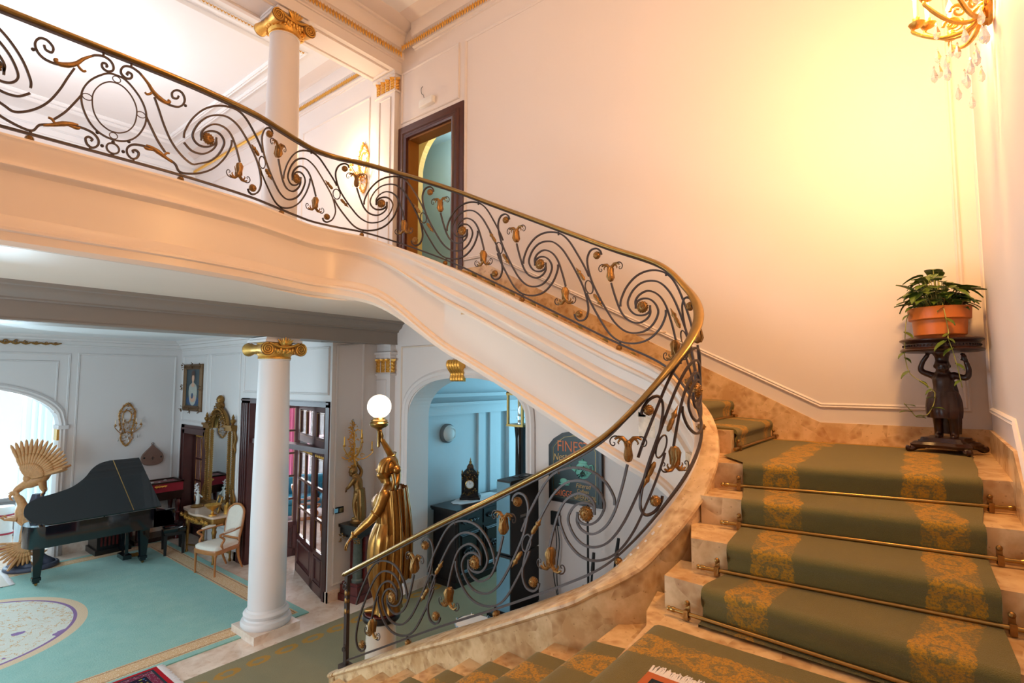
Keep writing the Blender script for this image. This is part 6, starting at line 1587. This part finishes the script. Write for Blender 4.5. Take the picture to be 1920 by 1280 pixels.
m = MB(); w = MB(); eagle(m,w,(.0,.02,1.50),(-.83,-.55),1.05,[(.07,radians(100),radians(200),17,.60)]); m.build('upper_eagle', M['eaglewood'], eg, smooth=60); w.build('spread_wing', M['eaglewood'], eg, smooth=60)
m = MB(); w = MB(); eagle(m,w,(.12,-.12,.92),(-.25,.95),1.0,[(.09,radians(172),radians(196),8,.55)]); m.build('middle_eagle', M['eaglewood'], eg, smooth=60); w.build('folded_wing', M['eaglewood'], eg, smooth=60)
m = MB(); w = MB(); eagle(m,w,(.16,.0,.40),(.55,.6),.9,[(.10,radians(130),radians(235),12,.42)]); m.build('lower_eagle', M['eaglewood'], eg, smooth=60); w.build('fanned_wing', M['eaglewood'], eg, smooth=60)
ur = thing('porcelain_urn', 'tall white porcelain stand with coloured bands at the far left, behind the eagles', 'urn', (-13.72,-3.42,0))
m = MB(); m.lathe([(.0,0),(.17,0),(.17,.08),(.13,.12),(.12,.3),(.14,.36),(.12,.42),(.12,.66),(.15,.72),(.16,.80),(.13,.85),(.0,.85)],28); m.build('body', M['plasterart'], ur)
for z,r in ((.10,.165),(.36,.145),(.70,.145)): m = MB(); m.tube([(r*cos(2*pi*k/28),r*sin(2*pi*k/28),z) for k in range(28)],.016,6,closed=True); m.build('red_band', M['redfabric'], ur)
drape('white pleated curtain at the right side of the conservatory arch', -13.25,-3.35,-2.45,.03,3.2,M['curtain'],9)
m = MB(); m.box(-15.1,-6.5,0,-15,-2.0,.72); m.box(-15.15,-6.5,.72,-14.95,-2.0,.80); struct(m,'wall_parapet',M['bluelac'])
# ------------------------------------------------------------------ camera, light, view
cam = bpy.data.cameras.new('camera'); cam.sensor_width = 36; cam.lens = 36*990/1920
cam.clip_start = .05; cam.clip_end = 200
co = bpy.data.objects.new('camera', cam); COL.objects.link(co)
co.location = (0,-5.4,3.22); co.rotation_euler = (radians(90+4.102),0,radians(38.518))
SC.camera = co
def point(loc, col, e, r=.05):
    l = bpy.data.lights.new('lamp_or_fill_light','POINT'); l.energy = e; l.color = col; l.shadow_soft_size = r
    o = bpy.data.objects.new('lamp_or_fill_light', l); COL.objects.link(o); o.location = loc; return o
def area(loc, rot, size, col, e):
    l = bpy.data.lights.new('window_or_fill_light','AREA'); l.shape = 'RECTANGLE'; l.size, l.size_y = size; l.energy = e; l.color = col
    o = bpy.data.objects.new('window_or_fill_light', l); COL.objects.link(o); o.location = loc; o.rotation_euler = rot; return o
WARM = (1,.52,.17)
# crystal sconce on the right wall
for p,e in (((.0,-1.72,5.50),112),((-.12,-1.92,5.52),72),((.08,-1.55,5.55),72)): point(p, WARM, e, .07)
# added warm fill light high in the stairwell, without a fitting
point((-3.0,-3.3,8.2), (1,.58,.26), 70, .25)
# added fill light to brighten the gallery ceiling, without a fitting
point((-10.8,-3.6,7.5), (.95,.96,1), 185, .3)
# gallery sconce, torch globe
point((-7.6,-.40,6.98), (1,.70,.40), 55, .06)
point((-4.65,-1.72,2.93), (1,.74,.45), 16, .135)
# daylight: conservatory arch on the left, corridor window, drawing room windows, and an added gallery fill
area((-16.4,-4.6,2.0), (radians(90),0,radians(-90)), (3.4,3.6), (.62,.86,1), 620)
area((-5.0,4.6,2.0), (radians(-90),0,0), (2.0,2.4), (.36,.78,1), 100)
area((-13.55,1.9,1.7), (radians(90),0,radians(-90)), (3.2,2.6), (.86,.92,1), 420)
point((-6.4,.9,8.2), (1,.86,.62), 26, .2)  # added warm fill for the room behind the upstairs door
point((-7.2,2.1,7.9), (.82,.93,1), 34, .2)  # added cool fill deeper in that room, no source modelled
area((-10,-7.7,6.8), (radians(90),0,0), (7,3.4), (.84,.92,1), 130)  # added cool fill panel for the gallery, no window there
area((-5.6,-7.85,1.7), (radians(100),0,0), (2.2,2.4), (.66,.87,1), 200)
area((-9.5,-7.7,2.0), (radians(90),0,0), (4,3), (.60,.86,1), 110)
W = bpy.data.worlds.new('sky'); SC.world = W; W.use_nodes = True
bg = W.node_tree.nodes['Background']; bg.inputs[0].default_value = (.93,.95,1,1); bg.inputs[1].default_value = .14
SC.view_settings.view_transform = 'Standard'; SC.view_settings.look = 'None'; SC.view_settings.exposure = -.05; SC.view_settings.gamma = 1
try: SC.view_settings.use_curve_mapping = False
except Exception: pass
